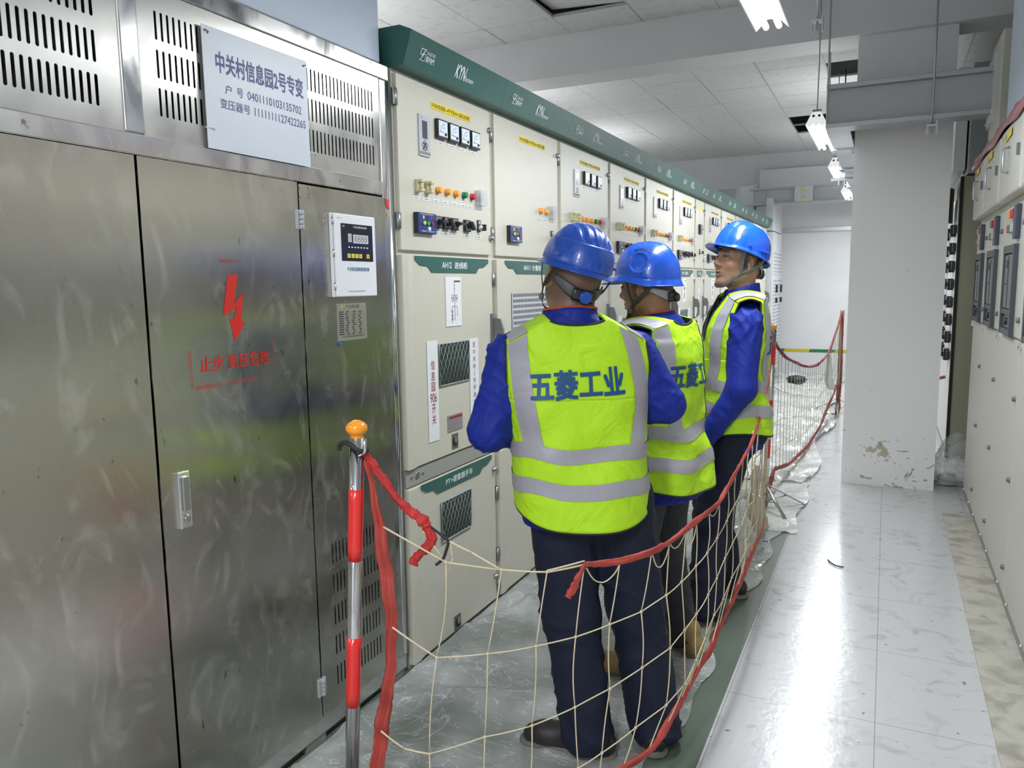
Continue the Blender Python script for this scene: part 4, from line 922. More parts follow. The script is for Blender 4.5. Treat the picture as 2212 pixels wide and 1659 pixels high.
# threaded rods
def rod(x, y, z0, z1, label, clamp=True, r=.0065):
    t = empty('threaded_rod', (x, y, z0)); tag(t, label, 'rod', 'threaded hanging rods')
    b = BM(); tube(b, [(x, y, z0), (x, y, z1)], r, 8); P0('rod', b, zinc, t)
    if clamp:
        b = BM(); box(b, x-.030, x+.030, y-.025, y+.025, z0+.05, z0+.062); box(b, x-.031, x-.025, y-.0255, y+.0255, z0, z0+.0625); box(b, x+.025, x+.031, y-.0255, y+.0255, z0, z0+.085); lathe(b, [(0, .014), (.012, .014)], (x, y, z0+.062), 'z', 6); P0('clamp', b, zinc, t)
rod(.215, 5.905, 2.49, CZ, 'threaded steel rod gripping the busway in front of the column')
rod(-.425, 5.90, 2.62, CZ, 'threaded rod at the left end of the busway in front of the column', False)
rod(-.46, 8.6, 2.50, CZ, 'threaded rod with clamp beside the second batten light')
rod(-.47, 12.35, 2.62, CZ, 'threaded rod with clamp holding the far busway near the column')
rod(-.36, 12.35, 2.62, CZ, 'threaded rod close to the column edge at the far busway')
b = BM(); box(b, -.56, -.27, 8.58, 8.62, 2.545, 2.575); o = obj('trapeze_bracket', b, zinc); tag(o, 'short horizontal strut under the busway beyond the second batten light', 'bracket')
rod(-.43, 5.0, 2.98, CZ, 'loose threaded rod with a small clamp hanging below the beam, beyond the nearest light')
# ================================================================ batten lights
tubem = mat('lit_tube', (1, 1, 1), .5, emit=9)
lampw = mat('lamp_reflector', (.85, .85, .86), .35)
llab = {0: 'nearest twin-tube batten light, cut by the top edge', 1: 'second twin-tube batten light, left of the grey busway', 2: 'third batten light, small beside the column edge', 3: 'farthest batten light over the far floor', 4: 'unseen batten light added above the camera position', 5: 'unseen batten light added behind the camera position', 6: 'unseen batten light added in the aisle behind the stainless enclosure', 7: 'unseen batten light added in the near corner behind the stainless enclosure', 11: 'unseen batten light added behind the column to brighten the far wall', 8: 'unseen batten light added behind the fourth switchgear cabinet', 9: 'unseen batten light added behind the middle of the switchgear row', 10: 'unseen batten light added behind the far end of the switchgear row'}
for i, (lx, ly) in enumerate(LAMPS):
    t = empty('batten_light', (lx, ly, LAMP_Z)); tag(t, 'white glowing '+llab.get(i, 'batten light number'), 'ceiling light', 'twin-tube batten lights')
    b = BM(); L2 = .62
    pr = [(-.03, .055), (.03, .055), (.075, -.035), (.070, -.035), (.026, .012), (-.026, .012), (-.070, -.035), (-.075, -.035)]
    prism(b, pr, lambda x, z: (lx+x, ly-L2, LAMP_Z+z), lambda x, z: (lx+x, ly+L2, LAMP_Z+z)); P0('reflector', b, lampw, t)
    b = BM(); prism(b, [(-.03, .053), (.03, .053), (.073, -.033), (.045, -.05), (.02, -.03), (0, -.05), (-.02, -.03), (-.045, -.05), (-.073, -.033)], lambda x, z: (lx+x, ly-L2-.004, LAMP_Z+z), lambda x, z: (lx+x, ly-L2+.004, LAMP_Z+z)); P0('end_plate', b, mat('lamp_end_plate', (.8, .8, .8), .4, emit=.6), t)
    for dx in (-.028, .028):
        b = BM(); tube(b, [(lx+dx, ly-L2+.01, LAMP_Z-.022), (lx+dx, ly+L2, LAMP_Z-.022)], .013, 12); P0('tube', b, tubem, t)
        b = BM(); lathe(b, [(-.006, .009), (0, .010)], (lx+dx*.7, ly-L2-.003, LAMP_Z+.025), 'y', 10); P0('socket', b, black_p, t)
    b = BM(); box(b, lx-.03, lx+.03, ly-L2+.02, ly-L2+.07, LAMP_Z+.05, LAMP_Z+.075); P0('bracket', b, grey_l, t)
    for yy in (ly-L2+.045, ly+L2-.1):
        b = BM(); tube(b, [(lx, yy, LAMP_Z+.06), (lx+.004, yy, (LAMP_Z+CZ)/2), (lx, yy, CZ+.01)], .005, 6); P0('hanger', b, zinc if yy > ly else netgrey, t)
# ================================================================ barrier poles and nets
def pole(name, x, y, h, lean, bands, label, ball=True, r=.019, m=None, feet=0):
    t = empty(name, (x, y, 0)); tag(t, label, 'barrier pole', 'net barrier poles')
    top = Vector((x+lean[0], y+lean[1], h)); base = Vector((x, y, 0))
    def at(z): return base.lerp(top, z/h)
    b = BM(); tube(b, [base, top], r, 20); P0('pole', b, m or mat('polished_pole', (.62, .62, .62), .16, metal=1), t)
    for (za, zb) in bands:
        b = BM(); n = 5; tube(b, [at(za+(zb-za)*k/n) for k in range(n+1)], r+.0007, 20); P0('red_band', b, polered, t)
    if ball:
        b = BM(); o_ = at(h); pr = [(-.012, .016), (.0, .016), (.006, .017), (.011, .024), (.020, .029), (.030, .0285), (.038, .021), (.044, .010), (.046, .001)]
        bs = 1.0 if y < 3 else .72; lathe(b, [(a*bs, q*bs*r/.0195) for a, q in pr], o_, 'z', 24); P0('ball_cap', b, ball_o, t)
    for k in range(feet):
        a = k*2*PI/feet+.6; b = BM(); d = Vector((math.cos(a), math.sin(a), 0))
        tube(b, [base+Vector((0, 0, .18)), base+d*.30+Vector((0, 0, .012))], .012, 6, ry=.004, up=(0, 0, 1)); tube(b, [base+Vector((0, 0, .05)), base+d*.16+Vector((0, 0, .09))], .009, 6, ry=.003, up=(0, 0, 1)); P0('tripod_leg', b, mat('worn_steel', (.33, .32, .30), .4, metal=.7), t)
    if feet:
        b = BM(); lathe(b, [(.03, r+.006), (.10, r+.006)], base, 'z', 16); P0('collar', b, steel_d, t)
    return t, at
tp, at1 = pole('barrier_pole', -1.300, 1.60, 1.165, (.076, 0), [(.831, 1.028), (.413, .615)], 'nearest chrome barrier pole with red bands and an orange ball cap', feet=3)
b = BM(); lathe(b, [(-.012, .004), (.03, .004)], at1(1.04)+Vector((0, -.012, 0)), 'y', 8); P0('bolt', b, chrome, tp)
b = BM(); p_ = at1(1.13); tube(b, [p_+Vector((.015, -.01, -.01)), p_+Vector((.034, -.012, .0)), p_+Vector((.036, -.012, .035))], .0045, 8); P0('hook', b, chrome, tp)
b = BM(); p_ = at1(1.150)
tube(b, catmull([p_+Vector(v) for v in ((-.045, -.015, -.020), (-.040, -.018, -.004), (-.018, -.022, .003), (.0, -.024, -.002), (.022, -.020, -.016), (.024, .01, -.02), (0, .022, -.01), (-.02, .015, .0))], 5), .0065, 8); o = obj('black_cord', b, blackcord); tag(o, 'black braided cord knotted round the top of the nearest pole', 'cord')
tp2, at2 = pole('barrier_pole', -.700, 5.40, 1.235, (.030, 0), [(.36, .49), (.62, .76), (1.0, 1.13)], 'middle barrier pole with orange cap behind the third worker, on tripod feet', feet=4)
tp3, at3 = pole('barrier_pole', -.474, 9.755, 1.21, (.016, 0), [], 'farthest brownish barrier pole wrapped in net, by the column edge', ball=False, m=mat('rusty_pole', (.20, .15, .10), .5, metal=.4), r=.022, feet=3)
T_ = [(-1.003, 1.663, .839), (-.879, 1.736, .812), (-.782, 1.812, .794), (-.703, 1.884, .802), (-.634, 1.979, .789), (-.569, 2.067, .798), (-.544, 2.166, .797), (-.522, 2.277, .807), (-.507, 2.36, .81), (-.489, 2.455, .818), (-.477, 2.569, .821), (-.472, 2.688, .843), (-.466, 2.818, .867), (-.461, 2.942, .892), (-.455, 3.076, .924)]
T_end = [(-.49, 3.6, .965), (-.555, 4.3, 1.03), (-.615, 4.8, 1.10), (-.672, 5.37, 1.21)]
R1 = [(-1.033, 1.653, .576), (-.911, 1.711, .585), (-.807, 1.792, .591), (-.72, 1.86, .604), (-.654, 1.95, .614), (-.59, 2.038, .627), (-.547, 2.149, .641), (-.527, 2.254, .647), (-.507, 2.359, .664), (-.49, 2.448, .681), (-.478, 2.545, .702), (-.472, 2.684, .722), (-.467, 2.81, .747), (-.463, 2.906, .772), (-.457, 3.027, .82)]
R2 = [(-1.059, 1.645, .3), (-.92, 1.703, .352), (-.818, 1.784, .365), (-.722, 1.858, .402), (-.653, 1.952, .425), (-.587, 2.042, .458), (-.541, 2.18, .465), (-.522, 2.282, .481), (-.505, 2.37, .502), (-.487, 2.461, .535), (-.478, 2.552, .559), (-.473, 2.671, .591), (-.468, 2.789, .61), (-.462, 2.932, .639), (-.457, 3.047, .672)]
R3 = [(-1.07, 1.64, .05), (-.93, 1.70, .10), (-.83, 1.78, .15), (-.715, 1.864, .221), (-.669, 1.93, .24), (-.6, 2.024, .281), (-.545, 2.157, .294), (-.52, 2.292, .301), (-.504, 2.372, .346), (-.491, 2.441, .391), (-.479, 2.525, .44), (-.473, 2.655, .448), (-.468, 2.789, .479), (-.461, 2.933, .492), (-.455, 3.081, .514)]
B_ = [(-1.05, 1.64, .03), (-.90, 1.715, .05), (-.80, 1.78, .09), (-.725, 1.856, .139), (-.679, 1.917, .142), (-.627, 1.988, .17), (-.574, 2.061, .191), (-.55, 2.131, .214), (-.529, 2.242, .253), (-.518, 2.301, .269), (-.504, 2.374, .301), (-.482, 2.491, .336), (-.476, 2.593, .362), (-.47, 2.739, .375), (-.463, 2.898, .402)]
B_end = [(-.475, 3.3, .40), (-.52, 3.9, .31), (-.60, 4.6, .16), (-.665, 5.1, .10), (-.69, 5.36, .06)]
net = empty('safety_net', (-.6, 2.6, 0)); tag(net, 'cream cord safety net with red cloth edges strung round the workers', 'safety net')
cb = BM(); rr = random.Random(2)
def cord(b, A, B, sag=.004, r=.0019, n=5):
    A, B = Vector(A), Vector(B); P = []
    w = Vector((rr.uniform(-1, 1), rr.uniform(-1, 1), 0))*sag
    for k in range(n+1):
        t_ = k/n; P.append(A.lerp(B, t_)+w*math.sin(PI*t_)+Vector((0, 0, -sag*.6*math.sin(PI*t_))))
    tube(b, P, r, 6)
def knot(b, p, r=.0044):
    lathe(b, [(-r, r*.4), (-r*.5, r), (r*.5, r), (r, r*.4)], Vector(p), 'z', 8)
N = len(T_)
for c_ in range(N):
    cord(cb, T_[c_], R1[c_], .008); cord(cb, R1[c_], R2[c_], .005); cord(cb, R2[c_], R3[c_], .005)
    if c_ >= 3: cord(cb, R3[c_], B_[c_] if Vector(B_[c_]).z < R3[c_][2] else R3[c_], .003)
    for R_ in (R1, R2, R3): knot(cb, R_[c_])
    if c_ <= 2: knot(cb, T_[c_])
for R_ in (R1, R2, R3):
    for c_ in range(N-1):
        if R_ is R3 and c_ < 2: continue
        cord(cb, R_[c_], R_[c_+1], .002)
# far part of the net, interpolated to the middle pole
def along(Pl, t_):
    x_ = t_*(len(Pl)-1); i_ = min(int(x_), len(Pl)-2); return Vector(Pl[i_]).lerp(Vector(Pl[i_+1]), x_-i_)
TE = [T_[-1]]+T_end; BE = [B_[-1]]+B_end; prev = [Vector(T_[-1]), Vector(R1[-1]), Vector(R2[-1]), Vector(R3[-1])]
for k in range(1, 20):
    tt = k/20; a_, c_ = along(TE, tt), along(BE, tt); row = [a_.lerp(c_, f_) for f_ in (0, .3, .56, .8)]
    row = [v+Vector((rr.uniform(-.01, .01), 0, rr.uniform(-.01, .01))) for v in row]
    cord(cb, row[0], row[1]); cord(cb, row[1], row[2]); cord(cb, row[2], row[3]); cord(cb, row[3], c_)
    for q_ in (1, 2, 3): cord(cb, prev[q_], row[q_], .002); knot(cb, row[q_])
    prev = row
# left end: to the hanging ribbon
for A, Bp in (((-1.178, 1.63, .924), T_[0]), ((-1.146, 1.617, .654), R1[0]), ((-1.125, 1.624, .31), R2[0])): cord(cb, A, Bp, .002, .0026)
cord(cb, (-1.186, 1.604, .357), (-1.125, 1.624, .31), .002, .0026)
cord(cb, (-1.101, 1.655, .959), (-1.018, 1.682, .835), .002); cord(cb, (-1.006, 1.686, .888), (-.948, 1.704, .859), .001, .0028); cord(cb, (-.948, 1.704, .859), T_[1], .001, .0028)
cord(cb, (-1.003, 1.687, .885), (-.998, 1.688, .844), .001); cord(cb, (-.998, 1.688, .844), (-1.011, 1.684, .796), .002)
for c_ in range(3): cord(cb, T_[c_], T_[c_+1], .002, .0026)
cord(cb, (T_[2][0], T_[2][1], T_[2][2]+.004), (T_[3][0], T_[3][1], T_[3][2]+.010), .001, .0024)
# slack loops under the red edge
for a_, c_, dz in ((3, 4, .055), (5, 6, .06), (6, 7, .035), (7, 8, .06), (9, 10, .03)):
    A, Bv = Vector(T_[a_]), Vector(T_[c_]); tube(cb, catmull([A, A.lerp(Bv, .25)-Vector((0, 0, dz*.8)), A.lerp(Bv, .55)-Vector((0, 0, dz)), A.lerp(Bv, .85)-Vector((0, 0, dz*.6)), Bv-Vector((0, 0, .004))], 4), .0019, 6)
P0('cord_mesh', cb, netrope, net)
def cloth_rope(b, pts, r, seed=0, n=16, jag=.35, flat=.6, mi=0, r0=None):
    """twisted, crumpled strip of cloth: lobed cross-section that turns along the rope"""
    P = catmull(pts, 9); r_ = random.Random(seed); rings = []; prev = None; ph = r_.uniform(0, 6); amp = 1.0; sc = 1.0
    for i, p in enumerate(P):
        t = (P[min(i+1, len(P)-1)]-P[max(i-1, 0)]).normalized(); a = (Vector((0, 0, 1)) if prev is None else prev); a = a-t*t.dot(a)
        if a.length < .05: a = t.orthogonal()
        a.normalize(); prev = a; c = t.cross(a); sc += (1+jag*r_.uniform(-1, 1)-sc)*.55; ph += r_.uniform(.05, .35)
        rr0 = r if r0 is None else r0+(r-r0)*min(1, i/(len(P)*.6)); q = p+a*r*.08*r_.uniform(-1, 1); row = []
        for k in range(n):
            an = 2*PI*k/n; e = 1+.22*math.sin(2*an+ph)+.16*math.sin(3*an-ph*1.7+seed)+.10*math.sin(5*an+ph*2.3)+.02*r_.uniform(-1, 1)
            row.append(b.verts.new(q+a*(rr0*sc*e*math.sin(an))+c*(rr0*sc*flat*e*math.cos(an))))
        rings.append(row)
    for i in range(len(rings)-1):
        for k in range(n): f = b.faces.new((rings[i][k], rings[i][(k+1) % n], rings[i+1][(k+1) % n], rings[i+1][k])); f.material_index = mi; f.smooth = True
    for rg in (rings[0], rings[-1]): b.faces.new(rg)
b = BM(); cloth_rope(b, T_[3:]+T_end, .0092, 1, jag=.22, flat=.55); cloth_rope(b, [T_[3], (-.712, 1.872, .775), (-.726, 1.862, .742), (-.738, 1.852, .715)], .009, 4, jag=.4); P0('top_edge_cloth', b, redfade, net)
b = BM(); cloth_rope(b, B_[2:]+B_end, .0100, 2, jag=.30, flat=.7); P0('bottom_edge_cloth', b, redfade, net)
b = BM(); cloth_rope(b, [(-1.216, 1.60, 1.134), (-1.201, 1.613, 1.112), (-1.178, 1.625, 1.069), (-1.144, 1.641, 1.01), (-1.11, 1.652, .974), (-1.081, 1.662, .95), (-1.061, 1.668, .925)], .0120, 3, jag=.34, flat=.8, r0=.006); cloth_rope(b, [(-1.061, 1.668, .93), (-1.054, 1.67, .908), (-1.051, 1.671, .885), (-1.071, 1.665, .862), (-1.092, 1.658, .838), (-1.1, 1.655, .820)], .0115, 8, jag=.2, flat=.4); P0('ruffled_cloth', b, redtape, net)
b = BM(); tube(b, catmull([(-1.062, 1.667, .934), (-1.03, 1.678, .908), (-1.006, 1.686, .888)], 4), .0035, 7); tube(b, catmull([(-1.006, 1.686, .888), (-1.012, 1.684, .867), (-1.022, 1.681, .84), (-1.041, 1.675, .822)], 4), .0042, 7); P0('black_tie', b, blackcord, net)
# flat ribbon hanging down from the pole
rv = catmull([(-1.216, 1.605, 1.130), (-1.206, 1.620, 1.081), (-1.194, 1.627, .994), (-1.184, 1.63, .906), (-1.172, 1.632, .805), (-1.160, 1.633, .70), (-1.162, 1.633, .60), (-1.170, 1.63, .50), (-1.188, 1.626, .409), (-1.200, 1.62, .315), (-1.215, 1.61, .20), (-1.235, 1.60, .06)], 10)
b = BM(); rows = []; r_ = random.Random(12)
for i, p in enumerate(rv):
    t_ = i/(len(rv)-1); hw = .008+.012*min(1, t_*2.2); row = []
    for j in range(9):
        u = j/8*2-1; e = (r_.uniform(-1, 1)*.0022 if j in (0, 8) else 0)
        row.append(b.verts.new(p+Vector((hw*u+e, -.006*math.cos(u*5+i*.12)+.003*math.sin(i*.5), .0))))
    rows.append(row)
for i in range(len(rows)-1):
    for j in range(8): f = b.faces.new((rows[i][j], rows[i][j+1], rows[i+1][j+1], rows[i+1][j])); f.smooth = True
o = P0('hanging_ribbon', b, redfade, net); s_ = o.modifiers.new('t', 'SOLIDIFY'); s_.thickness = .0022
# second net, farther off
net2 = empty('safety_net', (-.58, 7.6, 0)); tag(net2, 'second safety net, pale grey with drooping dark red top edge, farther from the viewer', 'safety net')
NT = [(-.672, 5.43, 1.19), (-.689, 5.605, 1.15), (-.682, 5.723, 1.09), (-.67, 5.962, 1.02), (-.658, 6.194, .965), (-.637, 6.58, .90), (-.617, 6.957, .838), (-.599, 7.315, .795), (-.576, 7.735, .767), (-.554, 8.16, .767), (-.53, 8.621, .796), (-.512, 8.954, .868), (-.496, 9.257, .974), (-.481, 9.538, 1.073), (-.458, 9.755, 1.19)]
NB = [(-.699, 5.43, .065), (-.689, 5.597, .13), (-.681, 5.746, .20), (-.664, 6.077, .152), (-.643, 6.466, .10), (-.622, 6.869, .085), (-.594, 7.41, .06), (-.575, 7.755, .08), (-.553, 8.172, .10), (-.536, 8.509, .157), (-.517, 8.862, .23), (-.496, 9.261, .28), (-.479, 9.587, .36), (-.468, 9.74, .30)]
def at_y(Pl, y):
    for a_, c_ in zip(Pl[:-1], Pl[1:]):
        if a_[1] <= y <= c_[1] or c_ is Pl[-1]: return Vector(a_).lerp(Vector(c_), max(0, min(1, (y-a_[1])/(c_[1]-a_[1]))))
b = BM(); prev = None
for k in range(30):
    y = 5.5+4.2*(k/29)**1.0; a_, c_ = at_y(NT, y), at_y(NB, y); row = [a_.lerp(c_, f_)+Vector((rr.uniform(-.004, .004), 0, rr.uniform(-.02, .02)*(0 < f_ < 1))) for f_ in (0, .3, .55, .8, 1)]
    for q_ in range(4): cord(b, row[q_], row[q_+1], .002, .0024, 3)
    if prev and k % 4 == 0:
        for q_ in (1, 2, 3): cord(b, prev[q_], row[q_], .03, .0022, 4)
    if k % 4 == 0: prev = row
P0('cord_mesh', b, netgrey, net2)
b = BM(); cloth_rope(b, NT, .011, 21, jag=.3, flat=.9); P0('top_edge_cloth', b, mat('dark_red_cloth', (.20, .022, .018), .7), net2)
b = BM(); cloth_rope(b, NB, .012, 22, jag=.35, flat=.9); cloth_rope(b, [(-.468, 9.74, .30), (-.45, 9.72, .15), (-.46, 9.6, .03), (-.60, 9.5, .03)], .012, 23); cloth_rope(b, [(-.452, 9.74, 1.2), (-.445, 9.74, .9), (-.44, 9.75, .6), (-.445, 9.74, .2)], .008, 24, jag=.5); P0('bottom_edge_cloth', b, mat('brownish_red_cloth', (.26, .03, .022), .7), net2)
b = BM(); cloth_rope(b, [(-.672, 5.37, 1.2), (-.72, 5.3, .95), (-.755, 5.25, .80), (-.77, 5.2, .68)], .016, 31, jag=.4); cloth_rope(b, [(-.76, 5.25, .62), (-.79, 5.2, .50)], .018, 32, jag=.4); o = obj('red_rag', b, redfade); tag(o, 'faded red rag strip hanging beside the middle pole', 'rag')
# crumpled beige bag tied to the net
def blob(name, pts, m, seed, n=16, cr=.18, flat=.6):
    b = BM(); P = catmull([p[:3] for p in pts], 6); R0 = [p[3] for p in pts]; R_ = []
    for i in range(len(P)): x_ = i/6; j = min(int(x_), len(R0)-2); R_.append(R0[j]+(R0[j+1]-R0[j])*(x_-j))
    r_ = np.random.default_rng(seed); rows = []
    ph = r_.uniform(0, 6.28, 4)
    for i, p in enumerate(P):
        row = []
        for k in range(n):
            a = 2*PI*k/n; q_ = R_[i]*(1+cr*math.sin(3*a+ph[0]+i*.7)+cr*.6*math.sin(7*a+ph[1]+i*1.9)+cr*.5*r_.uniform(-1, 1))
            row.append(b.verts.new(p+Vector((q_*math.cos(a), q_*flat*math.sin(a), 0))))
        rows.append(row)
    for i in range(len(rows)-1):
        for k in range(n): f = b.faces.new((rows[i][k], rows[i][(k+1) % n], rows[i+1][(k+1) % n], rows[i+1][k])); f.smooth = True
    for rg in (rows[0], rows[-1]): b.faces.new(rg)
    return obj(name, b, m)
o = blob('plastic_bag', [(-.635, 4.55, .50, .012), (-.640, 4.56, .42, .03), (-.650, 4.58, .33, .018), (-.645, 4.6, .27, .035), (-.635, 4.6, .19, .055), (-.620, 4.6, .12, .045), (-.605, 4.6, .05, .01)], mat('dirty_plastic_bag', (.55, .52, .40), .35, bump=.8, bscale=30, alpha=.9), 3); tag(o, 'dirty beige plastic bag dangling from the net by the middle pole', 'bag')
o = blob('plastic_bag', [(-.525, 8.75, .78, .015), (-.52, 8.75, .60, .03), (-.505, 8.75, .46, .045), (-.49, 8.75, .41, .02)], mat('grey_bag', (.50, .50, .46), .5), 5); tag(o, 'small grey bag hanging near the far pole', 'bag')
clearbag = film_mat('clear_bag_film', .38, (.72, .74, .74))
o = blob('plastic_bag', [(.50, 6.62, .012, .11), (.50, 6.62, .06, .135), (.50, 6.62, .16, .125), (.52, 6.62, .27, .105), (.53, 6.62, .36, .06), (.535, 6.62, .40, .02)], clearbag, 8, n=28, cr=.10, flat=.9); o.location = (-.012, .0, 0); tag(o, 'clear crumpled plastic bag standing between the column and the right cabinets', 'bag')
o = blob('debris_heap', [(.475, 6.60, .012, .085), (.475, 6.6, .05, .07), (.475, 6.6, .09, .03)], mat('grey_debris', (.30, .29, .26), .8, bump=1, bscale=50), 9, cr=.25); tag(o, 'grey debris inside the clear plastic bag', 'debris')
# black hole in the far film, black scraps on the tiles
b = BM(); lathe(b, [(.0, .12), (.04, .15), (.08, .12), (.10, .03)], (-1.18, 12.3, .045), 'z', 20, 0); o = obj('dark_bundle', b, [mat('black_bundle', (.02, .02, .02), .5)]); tag(o, 'dark bundle under the plastic by the far wall', 'bundle')
b = BM(); tube(b, catmull([(-.235, 4.50, .006), (-.215, 4.455, .006), (-.185, 4.42, .006), (-.15, 4.415, .006)], 4), .004, 6); o = obj('wire_scrap', b, black_p); tag(o, 'short curved black wire offcut on the white tiles', 'scrap')
b = BM(); tube(b, [(-.60, 4.60, .035), (-.57, 4.60, .035)], .003, 6); o = obj('wire_scrap', b, black_p); tag(o, 'tiny straight black offcut on the plastic film edge', 'scrap')
# ================================================================ people
# a small implicit-surface modeller: smooth unions of capsules / ellipsoids, meshed by surface nets on a graded grid
class Field:
    def __init__(s, xs, ys, zs):
        s.x, s.y, s.z = xs, ys, zs; s.F = np.full((len(xs), len(ys), len(zs)), 1.0, np.float32)
    def _blk(s, lo, hi, m):
        r = []
        for a, l, h in ((s.x, lo[0], hi[0]), (s.y, lo[1], hi[1]), (s.z, lo[2], hi[2])):
            i0 = int(np.searchsorted(a, l-m)); i1 = int(np.searchsorted(a, h+m)); r.append(slice(max(i0, 0), max(i1, 0)))
        return tuple(r)
    def apply(s, lo, hi, fn, k, sub=False):
        m = abs(k)*1.2+.03; B = s._blk(lo, hi, m)
        if any(q.start >= q.stop for q in B): return
        X, Y, Z = np.meshgrid(s.x[B[0]], s.y[B[1]], s.z[B[2]], indexing='ij')
        d = fn(X, Y, Z).astype(np.float32); a = s.F[B]
        if sub: d = -d; h = np.clip(.5-.5*(d-a)/k, 0, 1) if False else np.clip(.5+.5*(d-a)/k, 0, 1); s.F[B] = a*(1-h)+d*h+k*h*(1-h)
        else: h = np.clip(.5+.5*(a-d)/k, 0, 1); s.F[B] = a*(1-h)+d*h-k*h*(1-h)
    def cap(s, a, b, ra, rb, k=.02, sub=False, R=None, flat=None):
        """tapered capsule; flat=(axis vector, factor) squashes it along an axis"""
        a = np.array(a, float); b = np.array(b, float)
        if R is not None: a = R[0] @ a+R[1]; b = R[0] @ b+R[1]
        mr = max(ra, rb); lo = np.minimum(a, b)-mr; hi = np.maximum(a, b)+mr; ab = b-a; L2 = max(ab @ ab, 1e-9)
        fv = None
        if flat is not None:
            fv = np.array(flat[0], float); fv = fv/np.linalg.norm(fv)
            if R is not None: fv = R[0] @ fv
        def fn(X, Y, Z):
            px, py, pz = X-a[0], Y-a[1], Z-a[2]; t = np.clip((px*ab[0]+py*ab[1]+pz*ab[2])/L2, 0, 1)
            dx, dy, dz = px-t*ab[0], py-t*ab[1], pz-t*ab[2]
            if fv is not None:
                q = dx*fv[0]+dy*fv[1]+dz*fv[2]; e = (1/flat[1]-1)*q; dx = dx+e*fv[0]; dy = dy+e*fv[1]; dz = dz+e*fv[2]
            return np.sqrt(dx*dx+dy*dy+dz*dz)-(ra+(rb-ra)*t)
        s.apply(lo, hi, fn, k, sub)
    def ell(s, c, r, k=.02, sub=False, R=None, Q=None):
        c = np.array(c, float); r = np.array(r, float); M = np.eye(3) if Q is None else np.array(Q)
        if R is not None: c = R[0] @ c+R[1]; M = R[0] @ M
        mr = r.max(); mn = r.min()
        def fn(X, Y, Z):
            px, py, pz = X-c[0], Y-c[1], Z-c[2]
            u = (M[0, 0]*px+M[1, 0]*py+M[2, 0]*pz)/r[0]; v = (M[0, 1]*px+M[1, 1]*py+M[2, 1]*pz)/r[1]; w = (M[0, 2]*px+M[1, 2]*py+M[2, 2]*pz)/r[2]
            k0 = np.sqrt(u*u+v*v+w*w); k1 = np.sqrt((u/r[0])**2+(v/r[1])**2+(w/r[2])**2)+1e-9
            return k0*(k0-1)/k1
        s.apply(c-mr, c+mr, fn, k, sub)
    def mesh(s):
        F = s.F; ins = F < 0
        c = ins[:-1, :-1, :-1].astype(np.int8)
        tot = np.zeros(c.shape, np.int8)
        for i in (0, 1):
            for j in (0, 1):
                for k in (0, 1): tot += ins[i:i+c.shape[0], j:j+c.shape[1], k:k+c.shape[2]]
        act = (tot > 0) & (tot < 8); idx = np.argwhere(act); n = len(idx); vid = np.full(c.shape, -1, np.int64); vid[act] = np.arange(n)
        P = np.zeros((n, 3)); cnt = np.zeros(n); ax = (s.x, s.y, s.z)
        for d in range(3):
            o1, o2 = [q for q in range(3) if q != d]
            for a in (0, 1):
                for b in (0, 1):
                    i0 = idx.copy(); i0[:, o1] += a; i0[:, o2] += b; i1 = i0.copy(); i1[:, d] += 1
                    f0 = F[tuple(i0.T)]; f1 = F[tuple(i1.T)]; m = (f0 < 0) != (f1 < 0); t = np.where(m, f0/np.where(m, f0-f1, 1), 0)
                    q = np.stack([ax[e][i0[:, e]] for e in range(3)], 1); q[:, d] += t*(ax[d][i1[:, d]]-ax[d][i0[:, d]]); P[m] += q[m]; cnt[m] += 1
        P /= cnt[:, None]; faces = []
        for d in range(3):
            o1, o2 = (d+1) % 3, (d+2) % 3
            sl0 = [slice(None)]*3; sl1 = [slice(None)]*3; sl0[d] = slice(0, -1); sl1[d] = slice(1, None)
            ch = ins[tuple(sl0)] != ins[tuple(sl1)]; e = np.argwhere(ch)
            ok = (e[:, o1] > 0) & (e[:, o2] > 0) & (e[:, o1] < F.shape[o1]-1) & (e[:, o2] < F.shape[o2]-1); e = e[ok]
            up = ins[tuple(e.T)]
            q = []
            for (a, b) in ((0, 0), (1, 0), (1, 1), (0, 1)):
                g = e.copy(); g[:, o1] -= a; g[:, o2] -= b; q.append(vid[tuple(g.T)])
            q = np.stack(q, 1); q[~up] = q[~up][:, ::-1]; faces.append(q)
        fa = np.concatenate(faces); fa = fa[(fa >= 0).all(1)]
        return P, fa
def np_obj(name, P, Fq, m, parent=None, smooth=True, cols=None, attr='col'):
    me = bpy.data.meshes.new(name); me.vertices.add(len(P)); me.vertices.foreach_set('co', P.astype(np.float32).ravel())
    nf = len(Fq); me.loops.add(nf*4); me.loops.foreach_set('vertex_index', Fq.astype(np.int32).ravel()); me.polygons.add(nf)
    me.polygons.foreach_set('loop_start', np.arange(0, nf*4, 4, dtype=np.int32)); me.update(calc_edges=True); me.validate()
    me.polygons.foreach_set('use_smooth', np.ones(len(me.polygons), bool))
    if cols is not None:
        a = me.color_attributes.new(attr, 'FLOAT_COLOR', 'POINT'); c4 = np.ones((len(P), 4), np.float32); c4[:, :3] = cols; a.data.foreach_set('color', c4.ravel())
    for q in (m if isinstance(m, list) else [m]): me.materials.append(q)
    o = bpy.data.objects.new(name, me); COL.objects.link(o)
    if parent is not None: o.parent = parent
    return o
def rotm(yaw=0, pitch=0, roll=0):
    """yaw about z (+ = to the person's left), pitch about x (+ = face up), roll about y"""
    return np.array((Matrix.Rotation(yaw, 3, 'Z') @ Matrix.Rotation(pitch, 3, 'X') @ Matrix.Rotation(roll, 3, 'Y')))
